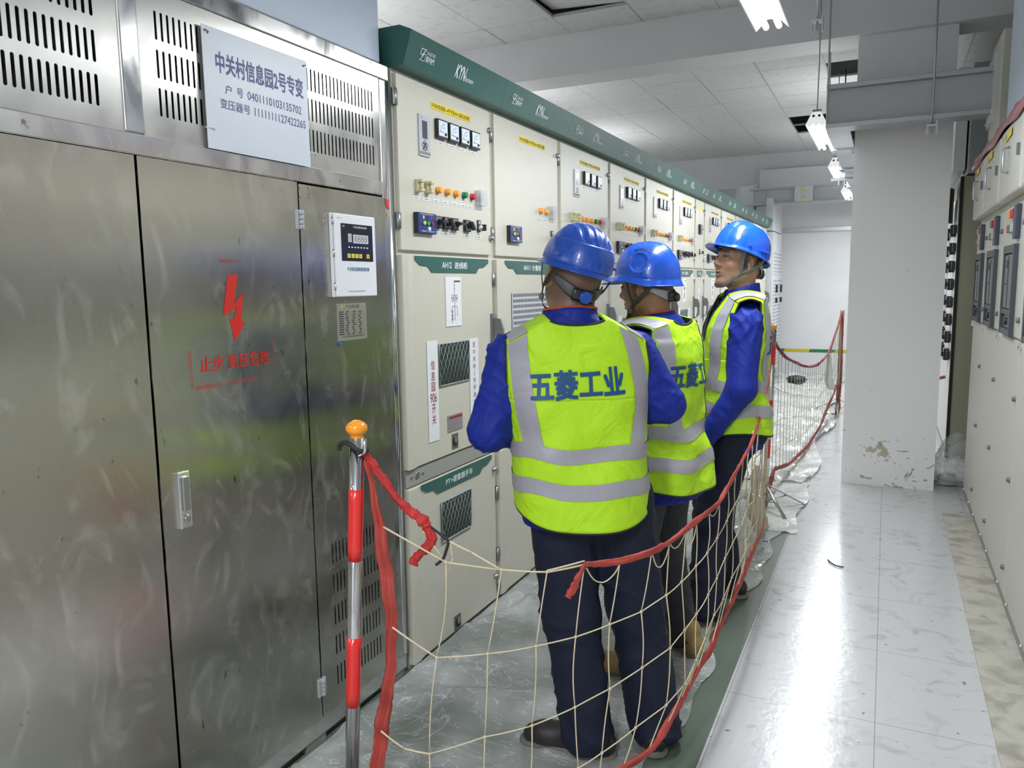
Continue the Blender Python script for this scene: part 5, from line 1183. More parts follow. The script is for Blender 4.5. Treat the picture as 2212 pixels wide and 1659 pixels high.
def attr_mat(name, rough, sub=0, bump=0, bs=300, sheen=0):
    m, nt, N, L, P = new_mat(name); a = N.new('ShaderNodeVertexColor'); a.layer_name = 'col'; L.new(a.outputs[0], P.inputs['Base Color'])
    P.inputs['Roughness'].default_value = rough
    if sub: P.inputs['Subsurface Weight'].default_value = sub; P.inputs['Subsurface Radius'].default_value = (1, .4, .2); P.inputs['Subsurface Scale'].default_value = .006
    if bump:
        tc = N.new('ShaderNodeTexCoord'); t = N.new('ShaderNodeTexNoise'); t.inputs['Scale'].default_value = bs; t.inputs['Detail'].default_value = 4; b = N.new('ShaderNodeBump'); b.inputs['Strength'].default_value = bump; b.inputs['Distance'].default_value = .001
        L.new(tc.outputs['Object'], t.inputs[0]); L.new(t.outputs[0], b.inputs['Height']); L.new(b.outputs[0], P.inputs['Normal'])
    return m
skin = attr_mat('skin', .48, sub=.12, bump=.35, bs=260)
def cloth(name, col, rough=.75, scale=7, strength=.5, dist=.012, fine=True, sheen=0, spec=.3, stretch=(1, 1, 1)):
    m, nt, N, L, P = new_mat(name); P.inputs['Base Color'].default_value = (*col, 1); P.inputs['Roughness'].default_value = rough; P.inputs['Specular IOR Level'].default_value = spec
    if sheen: P.inputs['Sheen Weight'].default_value = sheen
    tc = N.new('ShaderNodeTexCoord'); mp = N.new('ShaderNodeMapping'); mp.inputs[3].default_value = stretch; L.new(tc.outputs['Object'], mp.inputs[0])
    t = N.new('ShaderNodeTexNoise'); t.inputs['Scale'].default_value = scale; t.inputs['Detail'].default_value = 3; t.inputs['Distortion'].default_value = 1.4; L.new(mp.outputs[0], t.inputs[0])
    b = N.new('ShaderNodeBump'); b.inputs['Strength'].default_value = strength; b.inputs['Distance'].default_value = dist; L.new(t.outputs[0], b.inputs['Height'])
    t2 = N.new('ShaderNodeTexNoise'); t2.inputs['Scale'].default_value = 500; L.new(tc.outputs['Object'], t2.inputs[0]); b2 = N.new('ShaderNodeBump'); b2.inputs['Strength'].default_value = .25; b2.inputs['Distance'].default_value = .001
    L.new(t2.outputs[0], b2.inputs['Height']); L.new(b.outputs[0], b2.inputs['Normal']); L.new(b2.outputs[0], P.inputs['Normal']); return m
jacket_m = cloth('royal_blue_workwear', (.007, .022, .26), .62, 9, .8, .02, stretch=(1, 1, .6))
navy_m = cloth('navy_trousers', (.010, .014, .032), .78, 6, .4, .012, stretch=(1, 1, .5))
grey_m = cloth('charcoal_trousers', (.045, .046, .052), .8, 10, .8, .018, stretch=(1, 1, .5))
vest_m = cloth('fluorescent_yellow_vest', (.47, .79, .02), .6, 6.5, .95, .02, spec=.35)
strip_m = cloth('silver_reflective_tape', (.36, .35, .39), .42, 8, .5, .012, spec=.6)
bind_m = mat('black_binding', (.02, .02, .022), .7)
vtext_m = mat('navy_print', (.008, .075, .22), .55)
helmet_m = {}
def helmet_mat(name, col, r):
    m, nt, N, L, P = new_mat(name); tc = N.new('ShaderNodeTexCoord'); P.inputs['Base Color'].default_value = (*col, 1); P.inputs['Coat Weight'].default_value = .35; P.inputs['Coat Roughness'].default_value = .12
    t = N.new('ShaderNodeTexNoise'); t.inputs['Scale'].default_value = 22; t.inputs['Detail'].default_value = 9; t.inputs['Distortion'].default_value = 1.5; L.new(tc.outputs['Object'], t.inputs[0])
    q = N.new('ShaderNodeMapRange'); q.inputs[1].default_value = .35; q.inputs[2].default_value = .7; q.inputs[3].default_value = r; q.inputs[4].default_value = r+.25; L.new(t.outputs[0], q.inputs[0]); L.new(q.outputs[0], P.inputs['Roughness']); return m
hm1 = helmet_mat('blue_helmet_shell', (.010, .068, .40), .2); hm2 = helmet_mat('blue_helmet_shell_glossy', (.010, .085, .56), .16); hm3 = helmet_mat('blue_helmet_shell_bright', (.008, .10, .72), .18)
strapg = mat('grey_webbing', (.13, .14, .14), .7); strapk = mat('dark_webbing', (.018, .018, .016), .7); strapo = mat('olive_webbing', (.045, .048, .035), .7)
hb_g = mat('grey_headband', (.30, .30, .31), .5); eye_w = mat('eye_white', (.62, .60, .56), .2); eye_k = mat('eye_iris', (.015, .010, .008), .1)
shoe_k = mat('dark_work_shoe', (.020, .018, .018), .5, bump=.3, bscale=40); shoe_t = mat('tan_boot', (.36, .24, .09), .75, bump=.4, bscale=60); shoe_s = mat('worn_sole', (.14, .13, .11), .8)

def grid(lo, hi, h): return np.arange(lo, hi+h, h)
def zgrid(segs):
    out = []
    for a, b, h in segs: out.append(np.arange(a, b, h))
    return np.concatenate(out+[[segs[-1][1]]])

def make_head(F, HR, face=True, wide=1.0):
    """head prims in head frame: origin between the ears, +y = face"""
    w = wide; R = HR
    F.ell((0, -.012, .045), (.076*w, .094, .083), .02, R=R); F.ell((0, -.030, .0), (.070*w, .074, .075), .02, R=R)
    F.ell((0, .030, -.012), (.064*w, .066, .080), .02, R=R); F.ell((0, .042, -.058), (.049*w, .046, .046), .02, R=R)
    F.cap((-.052*w, .004, -.052), (-.018, .066, -.094), .020, .016, .018, R=R); F.cap((.052*w, .004, -.052), (.018, .066, -.094), .020, .016, .018, R=R)
    F.ell((0, .074, -.094), (.021, .018, .015), .014, R=R)
    for s_ in (-1, 1):
        F.ell((s_*.041, .066, -.020), (.021, .020, .018), .018, R=R)            # cheekbone
        F.cap((s_*.044, .074, .036), (s_*.012, .092, .030), .008, .010, .012, R=R)   # brow
    F.cap((0, .090, .024), (0, .108, -.014), .007, .011, .010, R=R); F.ell((0, .109, -.019), (.0115, .012, .010), .008, R=R)
    for s_ in (-1, 1):
        F.ell((s_*.0135, .099, -.024), (.0085, .0100, .0080), .006, R=R)
        F.ell((s_*.030, .099, .012), (.0155, .014, .0105), .010, sub=True, R=R)      # socket
        F.ell((s_*.030, .0815, .0115), (.0155, .0130, .0125), .004, R=R)             # closed eyeball mound (lids)
        F.cap((s_*.018, .0955, .0175), (s_*.042, .0885, .0165), .0032, .0030, .004, R=R)   # upper lid fold
        F.cap((s_*.020, .0945, .0050), (s_*.040, .0885, .0055), .0026, .0024, .004, R=R)
        F.ell((s_*.0065, .107, -.031), (.0030, .005, .0022), .003, sub=True, R=R)     # nostril
    F.cap((-.021, .088, -.0545), (0, .0985, -.0515), .0040, .0060, .005, R=R); F.cap((.021, .088, -.0545), (0, .0985, -.0515), .0040, .0060, .005, R=R)
    F.cap((-.019, .087, -.0640), (0, .0955, -.0660), .0045, .0072, .005, R=R); F.cap((.019, .087, -.0640), (0, .0955, -.0660), .0045, .0072, .005, R=R)
    F.cap((-.018, .097, -.0585), (.018, .097, -.0585), .0030, .0030, .003, sub=True, R=R)
    for s_ in (-1, 1):                                   # ears with a hollow
        F.ell((s_*.078*w, -.012, -.004), (.008, .019, .030), .008, R=R, Q=np.array(Matrix.Rotation(-s_*.35, 3, 'Z')))
        F.ell((s_*.0855*w, -.008, .002), (.006, .010, .016), .005, sub=True, R=R, Q=np.array(Matrix.Rotation(-s_*.35, 3, 'Z')))
        F.ell((s_*.079*w, -.004, -.031), (.0065, .008, .009), .006, R=R)
        F.ell((s_*.079*w, .006, -.006), (.004, .004, .006), .004, R=R)

def hand(F, wrist, fdir, palm_n, side, sc=1.0, curl=.6):
    """wrist point, finger direction, palm normal; side=+1 right hand, -1 left"""
    w = np.array(wrist, float); f = np.array(fdir, float); f /= np.linalg.norm(f); n = np.array(palm_n, float); n -= f*(n @ f); n /= np.linalg.norm(n); s_ = np.cross(f, n)*side
    F.cap(w, w+f*.03*sc, .024*sc, .024*sc, .015, flat=(n, .62))
    for q in (-.026, -.009, .009, .026): F.cap(w+f*.02*sc+s_*q*.6*sc, w+f*.085*sc+s_*q*sc, .016*sc, .0125*sc, .010, flat=(n, .8))
    L = [.078, .086, .080, .062]; kk = [.95, 1.0, 1.05, 1.1]
    for i, q in enumerate((-.028, -.0095, .0095, .027)):
        b = w+f*(.088-.006*abs(i-1.2))*sc+s_*q*sc; d = f.copy(); l_ = L[i]*sc; r = .0088*sc; ang = 0
        for j, fr in enumerate((.46, .30, .24)):
            ang += curl*kk[i]*(.8 if j == 0 else 1.0); d = f*math.cos(ang)+n*math.sin(ang); e = b+d*l_*fr
            F.cap(b, e, r, r*.9, .0035); b = e; r *= .93
    tb = w+f*.025*sc-s_*.026*sc; td = (f*.65-s_*.5+n*.45); td /= np.linalg.norm(td)
    F.cap(tb, tb+td*.042*sc, .0145*sc, .011*sc, .008); t2 = tb+td*.042*sc; td2 = (f*.8+n*.5-s_*.1); td2 /= np.linalg.norm(td2); F.cap(t2, t2+td2*.032*sc, .0105*sc, .0085*sc, .004)

class Torso:
    """jacket profile: half width a(z), half depth b(z), centre offset cy(z)"""
    def __init__(s, z, a, b, c, n=2.5): s.z, s.a, s.b, s.c, s.n = map(np.array, (z, a, b, c, n))
    def A(s, z): return np.interp(z, s.z, s.a)
    def B(s, z): return np.interp(z, s.z, s.b)
    def C(s, z): return np.interp(z, s.z, s.c)
def warp_fn(lean, z0=.85):
    """bends the upper body: shift in y and x growing with height"""
    def f(P):
        Q = P.copy(); t = np.clip(P[:, 2]-z0, 0, None); Q[:, 1] += lean[1]*t+lean[2]*t*t; Q[:, 0] += lean[0]*t; return Q
    return f
def fold_noise(P, amp, seed, dirs):
    """cloth folds: ridged, strongly warped waves whose direction wanders over the body"""
    r = np.random.default_rng(seed); d = np.zeros(len(P))
    W1 = sum(np.sin(P @ r.normal(0, 8, 3)+r.uniform(0, 6.28)) for _ in range(4)); W2 = sum(np.sin(P @ r.normal(0, 13, 3)+r.uniform(0, 6.28)) for _ in range(4))
    for (kx, ky, kz, w) in dirs:
        ph = r.uniform(0, 6.28); s_ = np.sin((P[:, 0]*kx+P[:, 1]*ky+P[:, 2]*kz)*.55+1.6*W1+1.1*W2+ph); g = .5+.5*np.sin(P @ r.normal(0, 9, 3)+ph)
        d += w*g*(1-2*np.abs(s_)**.7)
    return amp*d
def normals(P, Fq):
    n = np.cross(P[Fq[:, 2]]-P[Fq[:, 0]], P[Fq[:, 3]]-P[Fq[:, 1]]); N = np.zeros_like(P)
    for k in range(4): np.add.at(N, Fq[:, k], n)
    return N/(np.linalg.norm(N, axis=1)[:, None]+1e-9)

def person(cfg):
    """cfg: dict with pose in local coordinates (facing +y, right hand = +x)"""
    root = empty('person', cfg['loc'], cfg['rz']); tag(root, cfg['label'], 'person')
    S = cfg.get('scale', 1.0); root.scale = (S, S, S)
    T = cfg['torso']; HC = np.array(cfg['head']); HR = (rotm(*cfg['hrot']), HC); wf = warp_fn(cfg['lean'])
    HC0 = HC.copy()
    sh, el, wr = cfg['sh'], cfg['el'], cfg['wr']                 # dicts 'L','R' of points
    hip, kn, an = cfg['hip'], cfg['kn'], cfg['an']
    hx = .42; xs = grid(-hx, hx, .0052); 
    # ---- body
    HB = cfg.get('hfine', .0042)
    F = Field(grid(-hx, hx, HB), grid(-.30, .42, HB), zgrid([(-.02, .72, .014), (.72, 1.12, HB*1.1), (1.12, 1.38, .010), (1.38, 1.74, HB)]))
    make_head(F, HR, wide=cfg.get('headw', 1.0))
    nk = cfg.get('neck', (0, -.03, 1.40)); F.cap(HR[0] @ np.array((0, -.022, -.050))+HR[1], nk, .055*cfg.get('neckw', 1), .062*cfg.get('neckw', 1), .03)
    F.cap((0, 0, 1.30), (0, 0, 1.05), .085, .09, .05, flat=((0, 1, 0), .9)); F.cap((-.09, 0, .95), (.09, 0, .95), .085, .085, .05); F.cap((-.11, -.01, sh['L'][2]+.005), (.11, -.01, sh['L'][2]+.005), .042, .042, .04)
    for s_ in ('L', 'R'):
        F.cap(sh[s_], el[s_], .044, .036, .03); F.cap(el[s_], wr[s_], .036, .026, .02)
        F.cap(hip[s_], kn[s_], .07, .048, .03); F.cap(kn[s_], an[s_], .045, .032, .03); F.cap(an[s_], np.array(an[s_])+np.array(cfg['toe'][s_])*.6+np.array((0, 0, -.04)), .03, .022, .02)
        hd = cfg['hand'][s_]; hand(F, wr[s_], hd[0], hd[1], 1 if s_ == 'R' else -1, 1.0, hd[2])
    P, Q = F.mesh()
    # colours
    q = (P-HR[1]) @ HR[0]      # head frame
    base = np.array(cfg.get('skin', (.36, .19, .115))); col = np.tile(base, (len(P), 1)).astype(float)
    nz = .5+.5*np.sin(q[:, 0]*140+np.sin(q[:, 1]*110)*2)*np.sin(q[:, 2]*120+1); col *= (1-.10*nz)[:, None]
    red = np.exp(-((q[:, 1]-.10)/.035)**2-((q[:, 2]+.02)/.03)**2-(np.abs(q[:, 0])/.05)**2); col[:, 1] *= 1-.12*red; col[:, 2] *= 1-.14*red
    hm = cfg.get('hair', None)
    # hair: cropped sides and back, bounded by a hairline
    side = np.clip((.036-q[:, 1]-.35*np.clip(-q[:, 2], 0, 1))/.012, 0, 1)*np.clip((q[:, 2]+cfg.get('hairz', .055)+.25*np.clip(q[:, 1]+.02, 0, .1)*3)/cfg.get('fade', .03), 0, 1)
    isear = (np.abs(q[:, 0]) > .074*cfg.get('headw', 1))&(np.abs(q[:, 1]+.010) < .026)&(q[:, 2] < .03)&(q[:, 2] > -.045); side[isear] = 0
    top = np.clip((q[:, 2]-.060)/.01, 0, 1); hh = np.maximum(side*cfg.get('haird', .8), top); ins_h = (q[:, 2] > -.12)&(np.linalg.norm(q, axis=1) < .17)
    hh = np.where(ins_h, hh, 0); hair_c = np.array((.022, .018, .015)); hg = .85+.15*np.sin(q[:, 2]*900+q[:, 0]*300)*np.sin(q[:, 1]*800)
    col = col*(1-hh[:, None]*hg[:, None])+hair_c*(hh*hg)[:, None]
    for s_ in (-1, 1):
        bx = (q[:, 0]*s_-.029)/.020; bz = (q[:, 2]-.034+.10*np.clip(q[:, 0]*s_-.030, 0, 1))/.0045; br = np.clip(1.3-(bx**4+bz**2), 0, 1)*(q[:, 1] > .05); col = col*(1-.82*br[:, None])+hair_c*(.82*br)[:, None]
        ln = np.exp(-((q[:, 2]-.0125)/.0022)**2)*(np.abs(q[:, 0]*s_-.030) < .0145)*(q[:, 1] > .07); col *= (1-.0*ln)[:, None]
    lip = np.exp(-((q[:, 2]+.0585)/.0095)**4-(q[:, 0]/.023)**4)*(q[:, 1] > .078); col = col*(1-lip[:, None]*.55)+np.array((.20, .07, .055))*(lip*.55)[:, None]
    mg = np.exp(-((q[:, 2]+.0585)/.0022)**2-(q[:, 0]/.019)**4)*(q[:, 1] > .08); col *= (1-.75*mg)[:, None]
    stub = np.clip((q[:, 1]-.03)/.03, 0, 1)*np.clip((-.036-q[:, 2])/.02, 0, 1)*(q[:, 2] > -.12); col *= (1-.16*stub)[:, None]
    body = np_obj('body', wf(P), Q, skin, root, cols=col)
    # eyes
    sh_h = wf(HR[1][None, :])[0]-HR[1]
    if cfg.get('eyes', True):
        for s_ in (-1, 1):
            for (cc, rr_, m_, nm, zs_) in (((s_*.030, .0808, .0112), .0145, eye_w, 'eyeball', .36), ((s_*.030+cfg.get('gaze', 0), .0905, .0112), .0056, eye_k, 'iris', .86)):
                b = BM(); bmesh.ops.create_uvsphere(b, u_segments=16, v_segments=12, radius=rr_)
                for v in b.verts: v.co = Vector(HR[0] @ (np.array(v.co)*np.array((1, 1, zs_))+np.array(cc))+HR[1]+sh_h)
                obj(nm, b, m_, root, smooth=True)
            b = BM(); tube(b, [Vector(HR[0] @ np.array(p)+HR[1]+sh_h) for p in catmull([(s_*.0165, .0930, .0105), (s_*.024, .0965, .0158), (s_*.032, .0965, .0168), (s_*.040, .0920, .0148), (s_*.0455, .0865, .0105)], 4)], .0013, 6); obj('eyelashes', b, mat('lash', (.02, .012, .010), .7), root)
    # ---- jacket
    F = Field(grid(-hx, hx, .0066), grid(-.30, .42, .0066), grid(.70, 1.52, .0066))
    zs = T.z; n_ = 2.4
    def tor(X, Y, Z):
        a, b_, c_ = np.interp(Z, T.z, T.a), np.interp(Z, T.z, T.b), np.interp(Z, T.z, T.c)
        r = (np.abs(X/a)**n_+np.abs((Y-c_)/b_)**n_)**(1/n_); d = (r-1)*np.minimum(a, b_)*.9
        return np.maximum(d, np.maximum(T.z[0]-Z, Z-T.z[-1]))
    F.apply((-hx, -.3, T.z[0]), (hx, .3, T.z[-1]), tor, .01)
    for s_ in ('L', 'R'):
        jr = cfg.get('sleeve', (.067, .065, .060, .046)); F.cap(sh[s_], el[s_], jr[0], jr[1], .05)
        e, w_ = np.array(el[s_]), np.array(wr[s_]); wc = w_-(w_-e)/np.linalg.norm(w_-e)*.012; F.cap(e, wc, jr[2], jr[3], .025)
        F.cap(wc-(w_-e)/np.linalg.norm(w_-e)*.055, wc, jr[3]*.98, jr[3]*.98, .006)
    P, Q = F.mesh(); Nn = normals(P, Q)
    am = np.zeros(len(P))
    for s_ in ('L', 'R'):       # stronger creases near elbow and shoulder
        for c_, w_ in ((el[s_], .11), (sh[s_], .09)): am += np.exp(-(np.linalg.norm(P-np.array(c_), axis=1)/w_)**2)
    amp = .0045+.0050*np.clip(am, 0, 1)
    P = P+Nn*(fold_noise(P, 1, cfg['seed'], [(60, 20, 95, .5), (-75, 45, 70, .45), (25, 80, -60, .4)])*amp)[:, None]
    np_obj('jacket', wf(P), Q, jacket_m, root)
    # stand collar
    cz0, cz1, cr = cfg.get('collar', (1.405, 1.462, .078)); b = BM(); n = 40; rows = []
    for j in range(6):
        v = j/5; row = []
        for k in range(n+1):
            a = PI/2+.28+(2*PI-.56)*k/n; rr_ = cr*(1.14-.16*v)+.004*math.sin(3*a); sp = .020*(math.cos(a-PI/2)) ; z = cz0+(cz1-cz0)*v-(.024*max(0, math.sin(a)) if True else 0)+.012*max(0, -math.sin(a))
            row.append((rr_*math.cos(a)*1.04, nk[1]+.008+rr_*math.sin(a)*1.02, z))
        rows.append(row)
    R_ = [[b.verts.new(p) for p in wf(np.array(r))] for r in rows]
    for i in range(5):
        for k in range(n): f = b.faces.new((R_[i][k], R_[i][k+1], R_[i+1][k+1], R_[i+1][k])); f.smooth = True
    o = obj('collar', b, jacket_m, root); s2 = o.modifiers.new('t', 'SOLIDIFY'); s2.thickness = .005
    if cfg.get('undershirt'):
        b = BM(); tube(b, [tuple(wf(np.array([[cr*.95*math.cos(a)*1.04, nk[1]+.008+cr*.95*math.sin(a)*1.02, cz1+.001+.012*max(0, -math.sin(a))-.024*max(0, math.sin(a))]]))[0]) for a in np.linspace(0, 2*PI, 30)[:-1]], .005, 6, closed=True); obj('undershirt_collar', b, mat('orange_shirt', (.45, .07, .03), .8), root)
    # ---- trousers
    F = Field(grid(-.36, .36, .0075), grid(-.34, .36, .0075), grid(.03, 1.0, .0075))
    F.cap((-.068, 0, .90), (.068, 0, .90), .108, .108, .05, flat=((0, 1, 0), .98)); pc_ = (hip['L'][0]+hip['R'][0])/2; F.cap((-.07+pc_*.6, -.03, .86), (.07+pc_*.6, -.03, .86), .115, .115, .06); F.cap((pc_-.03, -.01, .80), (pc_+.03, -.01, .80), .085, .085, .05)
    tr = cfg.get('leg', (.106, .085, .080, .078))
    for s_ in ('L', 'R'):
        F.cap(hip[s_], kn[s_], tr[0], tr[1], .04); a_ = np.array(an[s_]); k_ = np.array(kn[s_]); F.cap(k_, a_+np.array((0, 0, -.02)), tr[2], tr[3], .03, flat=((0, 1, 0), 1.0))
    P, Q = F.mesh(); Nn = normals(P, Q); low = np.clip((.45-P[:, 2])/.4, 0, 1); knee = np.exp(-((P[:, 2]-.48)/.1)**2)
    P = P+Nn*(fold_noise(P, 1, cfg['seed']+5, [(22, 15, 30, .6), (-28, 20, 38, .5), (45, 12, 8, .5)])*(.0035+.005*low+.003*knee))[:, None]
    hem = P[:, 2] < .085; P[hem, 2] = np.maximum(P[hem, 2], cfg.get('hem', .035))
    tf = wf(P); np_obj('trousers', tf, Q, cfg.get('trouser_m', navy_m), root)
    # ---- shoes
    for s_ in ('L', 'R'):
        a_ = np.array(an[s_]); t_ = np.array(cfg['toe'][s_]); t_[2] = 0; ln = np.linalg.norm(t_); t_ = t_/ln; hl = a_-t_*.055; hl[2] = 0
        F = Field(grid(a_[0]-.24, a_[0]+.24, .006), grid(a_[1]-.24, a_[1]+.26, .006), grid(-.005, .2, .006))
        p0 = hl+np.array((0, 0, .055)); p1 = hl+t_*.09+np.array((0, 0, .062)); p2 = hl+t_*.20+np.array((0, 0, .040)); p3 = hl+t_*.245+np.array((0, 0, .034))
        F.cap(p0, p1, .041, .044, .03); F.cap(p1, p2, .044, .044, .03); F.cap(p2, p3, .040, .036, .03); F.cap(a_, hl+t_*.03+np.array((0, 0, .11)), .040, .050, .02)
        F.cap(hl+np.array((0, 0, .014)), hl+t_*.25+np.array((0, 0, .014)), .046, .046, .008, flat=((0, 0, 1), .34))
        F.F = np.maximum(F.F, (.004-F.z)[None, None, :].astype(np.float32)*np.ones_like(F.F)); P, Q = F.mesh()
        o = np_obj('shoe', P, Q, cfg.get('shoe_m', shoe_k), root)
        o.data.materials.append(shoe_s)
        zc = np.zeros(len(o.data.polygons)*3); o.data.polygons.foreach_get('center', zc); o.data.polygons.foreach_set('material_index', (zc.reshape(-1, 3)[:, 2] < .026).astype(np.int32))
    vest(cfg, root, T, wf); helmet(cfg, root, HR, wf, sh_h)
    return root

def vest(cfg, root, T, wf):
    V = cfg['vest']; off = V.get('off', .014); n_ = 2.4; zh, za, zt = V['hem'], V['arm'], V['top']; seed = cfg['seed']; flare = V.get('flare', .02)
    TX = V.get('tx', 0)
    def ring(z):
        a = T.A(z)+off+flare*np.clip((1.0-z)/.25, 0, 1); b = T.B(z)+off+flare*np.clip((1.0-z)/.25, 0, 1); return a, b, T.C(z)
    def surf(x, z, back):
        """point on the front/back sheet at lateral x and height z"""
        a, b, c = ring(z); a = np.maximum(a, V['w4']*1.10*np.clip((z-za)/.05, 0, 1)); u = np.clip(np.abs(x)/a, 0, .9995); y = b*(1-u**n_)**(1/n_)
        fd = .0065*np.sin(x*22+2.2*np.sin(z*9+seed)+z*6)+.0045*np.sin(z*40+x*14+seed)*np.exp(-((z-1.0)/.14)**2)+.004*np.sin((x*26-z*34)+seed*1.3)*np.exp(-((z-1.08)/.15)**2)
        return np.stack([x+0*z, c+(-(y+fd) if back else (y+fd)), z+0*x], -1)
    def armx(z):
        t = np.clip((z-za)/(zt-za), 0, 1); a0 = ring(za)[0]*1.0
        return a0*(1-t)**2.2*.0+np.interp(t, [0, .12, .3, .6, 1.0], [a0*.985, V['w1'], V['w2'], V['w3'], V['w4']])
    objs = []
    def sheetgrid(rows): return rows
    # lower tube
    nt, nz = 150, 46
    def lower(th, z):
        a, b, c = ring(z); cx, sx = np.cos(th), np.sin(th); x = a*np.sign(cx)*np.abs(cx)**(2/n_); return x
    Pl = []; hemw = V.get('hemcurve', .03)
    th = np.linspace(0, 2*PI, nt, endpoint=False)
    for j in range(nz):
        t = j/(nz-1)
        x0 = ring(zh)[0]*np.cos(th); zl = zh+hemw*np.clip(np.abs(np.cos(th))**3, 0, 1); z = zl+(za-zl)*t
        a, b, c = ring(z); x = a*np.sign(np.cos(th))*np.abs(np.cos(th))**(2/n_); bk = np.sin(th) < 0
        p = np.where(bk[:, None], surf(x, z, True), surf(x, z, False)); Pl.append(p)
    Pl = np.array(Pl); P = [Pl.reshape(-1, 3)]; Fq = []
    idx = lambda j, k: j*nt+(k % nt)
    gap = V.get('open', False)
    for j in range(nz-1):
        for k in range(nt): Fq.append((idx(j, k), idx(j, k+1), idx(j+1, k+1), idx(j+1, k)))
    base = nz*nt
    def upper(back):
        nonlocal base
        nx, nzz = 60, 40; rows = []
        for j in range(nzz):
            t = j/(nzz-1); row = []
            for i in range(nx):
                u = i/(nx-1)*2-1
                nd = V['nb'] if back else V['nf']       # neckline depth
                nw = V['nw']; wx = float(armx(za+(zt-za)*t))
                x = u*wx
                ztop = zt-.05*abs(x)/V['w4']*0
                # neckline: the top edge dips around the neck
                tt = zt-nd*max(0, 1-(abs(x)/nw)**2)**(.5 if back else .8) if abs(x) < nw else zt-V['slope']*(abs(x)-nw)
                z = za+(tt-za)*t; wx2 = float(armx(np.array(za+(tt-za)*t))) if False else wx
                row.append((u*wx2, z))
            rows.append(row)
        A = np.array(rows); p = surf(A[..., 0], A[..., 1], back); P.append(p.reshape(-1, 3))
        for j in range(nzz-1):
            for i in range(nx-1):
                q = (base+j*nx+i, base+j*nx+i+1, base+(j+1)*nx+i+1, base+(j+1)*nx+i); Fq.append(q)
        g0 = base; base += nx*nzz; return A, p, g0, nx, nzz
    Ab, pb, gb_, nx, nzz = upper(True); Af, pf, gf_, _, _ = upper(False)
    # shoulder bridges between the two top edges, outside the neckline, slightly arched
    tb_, tf_ = pb[-1], pf[-1]; arch = []
    for q_ in range(1, 6): arch.append(tb_*(1-q_/6)+tf_*(q_/6)+np.array((0, 0, 1))*.014*math.sin(PI*q_/6))
    P.append(np.concatenate(arch)); rowi = [gb_+(nzz-1)*nx]+[base+q_*nx for q_ in range(5)]+[gf_+(nzz-1)*nx]; base += 5*nx
    for i in range(nx-1):
        xm = (Ab[-1, i, 0]+Ab[-1, i+1, 0])/2
        if abs(xm) > V['nw']*.97:
            for q_ in range(6): Fq.append((rowi[q_]+i, rowi[q_]+i+1, rowi[q_+1]+i+1, rowi[q_+1]+i))
    PP = wf(np.concatenate(P)); me_ = np_obj('safety_vest', PP, np.array(Fq), vest_m, root)
    s_ = me_.modifiers.new('t', 'SOLIDIFY'); s_.thickness = .003; s_.offset = 1
    # bindings
    b = BM()
    tube(b, [Vector(p) for p in wf(Pl[0])], .0035, 6, closed=True, ry=.006, up=(0, 0, 1))
    for g in (pb, pf):
        for i in (0, -1): tube(b, [Vector(p) for p in wf(g[:, i])], .0075, 6, ry=.004)
        top = [Vector(p) for p, A in zip(wf(g[-1]), (Ab if g is pb else Af)[-1]) if abs(A[0]) <= V['nw']*1.02]; tube(b, top, .0055, 6)
    for i in (0, -1): tube(b, [Vector(wf((pb[-1, i]*(1-q_)+pf[-1, i]*q_+np.array((0, 0, .014*math.sin(PI*q_))))[None])[0]) for q_ in np.linspace(0, 1, 9)], .0075, 6, ry=.004)
    if not V.get('noline'):
        tube(b, [Vector(p) for p in wf(surf(np.full(30, .0), np.linspace(zh+.0, zt-V['nf']-.01, 30), False)+np.array((0, .004, 0)))], .004, 6)
    obj('vest_binding', b, bind_m, me_)
    # reflective tapes: bands lifted off the cloth
    def tape(fnc, nu, nv, name='reflective_tape', m=None, lift=.0058):
        u, v = np.meshgrid(np.linspace(0, 1, nu), np.linspace(0, 1, nv), indexing='ij'); p = fnc(u, v); p = p.reshape(-1, 3); q = []
        for i in range(nu-1):
            for j in range(nv-1): q.append((i*nv+j, (i+1)*nv+j, (i+1)*nv+j+1, i*nv+j+1))
        q = np.array(q); Nn = normals(p, q); c_ = np.array((0, 0, 0)); out = np.stack([p[:, 0]*1.0, p[:, 1]-T.C(p[:, 2]), 0*p[:, 2]], 1); sg = np.sign((Nn*out).sum(1)); sg[sg == 0] = 1
        p = p+Nn*sg[:, None]*lift; o = np_obj(name, wf(p), q, m or strip_m, me_); return o
    for (z0, z1, wob) in V['bands']:
        def fb(u, v):
            th_ = u*2*PI; z = z0+(z1-z0)*v+wob*np.sin(th_*2+seed)+.006*np.sin(th_*5+seed); a, bb, c = ring(z); x = a*np.sign(np.cos(th_))*np.abs(np.cos(th_))**(2/n_)
            return np.where((np.sin(th_) < 0)[..., None], surf(x, z, True), surf(x, z, False))
        tape(fb, 180, 8)
    zb = V['bands'][0][1]-.012
    for sgn in (-1, 1):
        for back in (True, False):
            tp_ = V['tape_top']; bt = V['tape_bot']; w = V.get('tapew', .05)
            def fv(u, v):
                xc = bt+(tp_-(V.get('tdr', 0) if sgn > 0 and back else 0)-bt)*(u**1.3)+(V.get('bow', .012)+(V.get('tdr', 0)*.6 if sgn > 0 and back else 0))*np.sin(PI*u); xf = xc+(v-.5)*w; z = zb+(zt-V['slope']*(xf-V['nw'])-.003-zb)*u; return surf(sgn*xf, z, back)
            tape(fv, 60, 7)
        zt_ = zt-V['slope']*(abs(V['tape_top'])-V['nw'])-.004
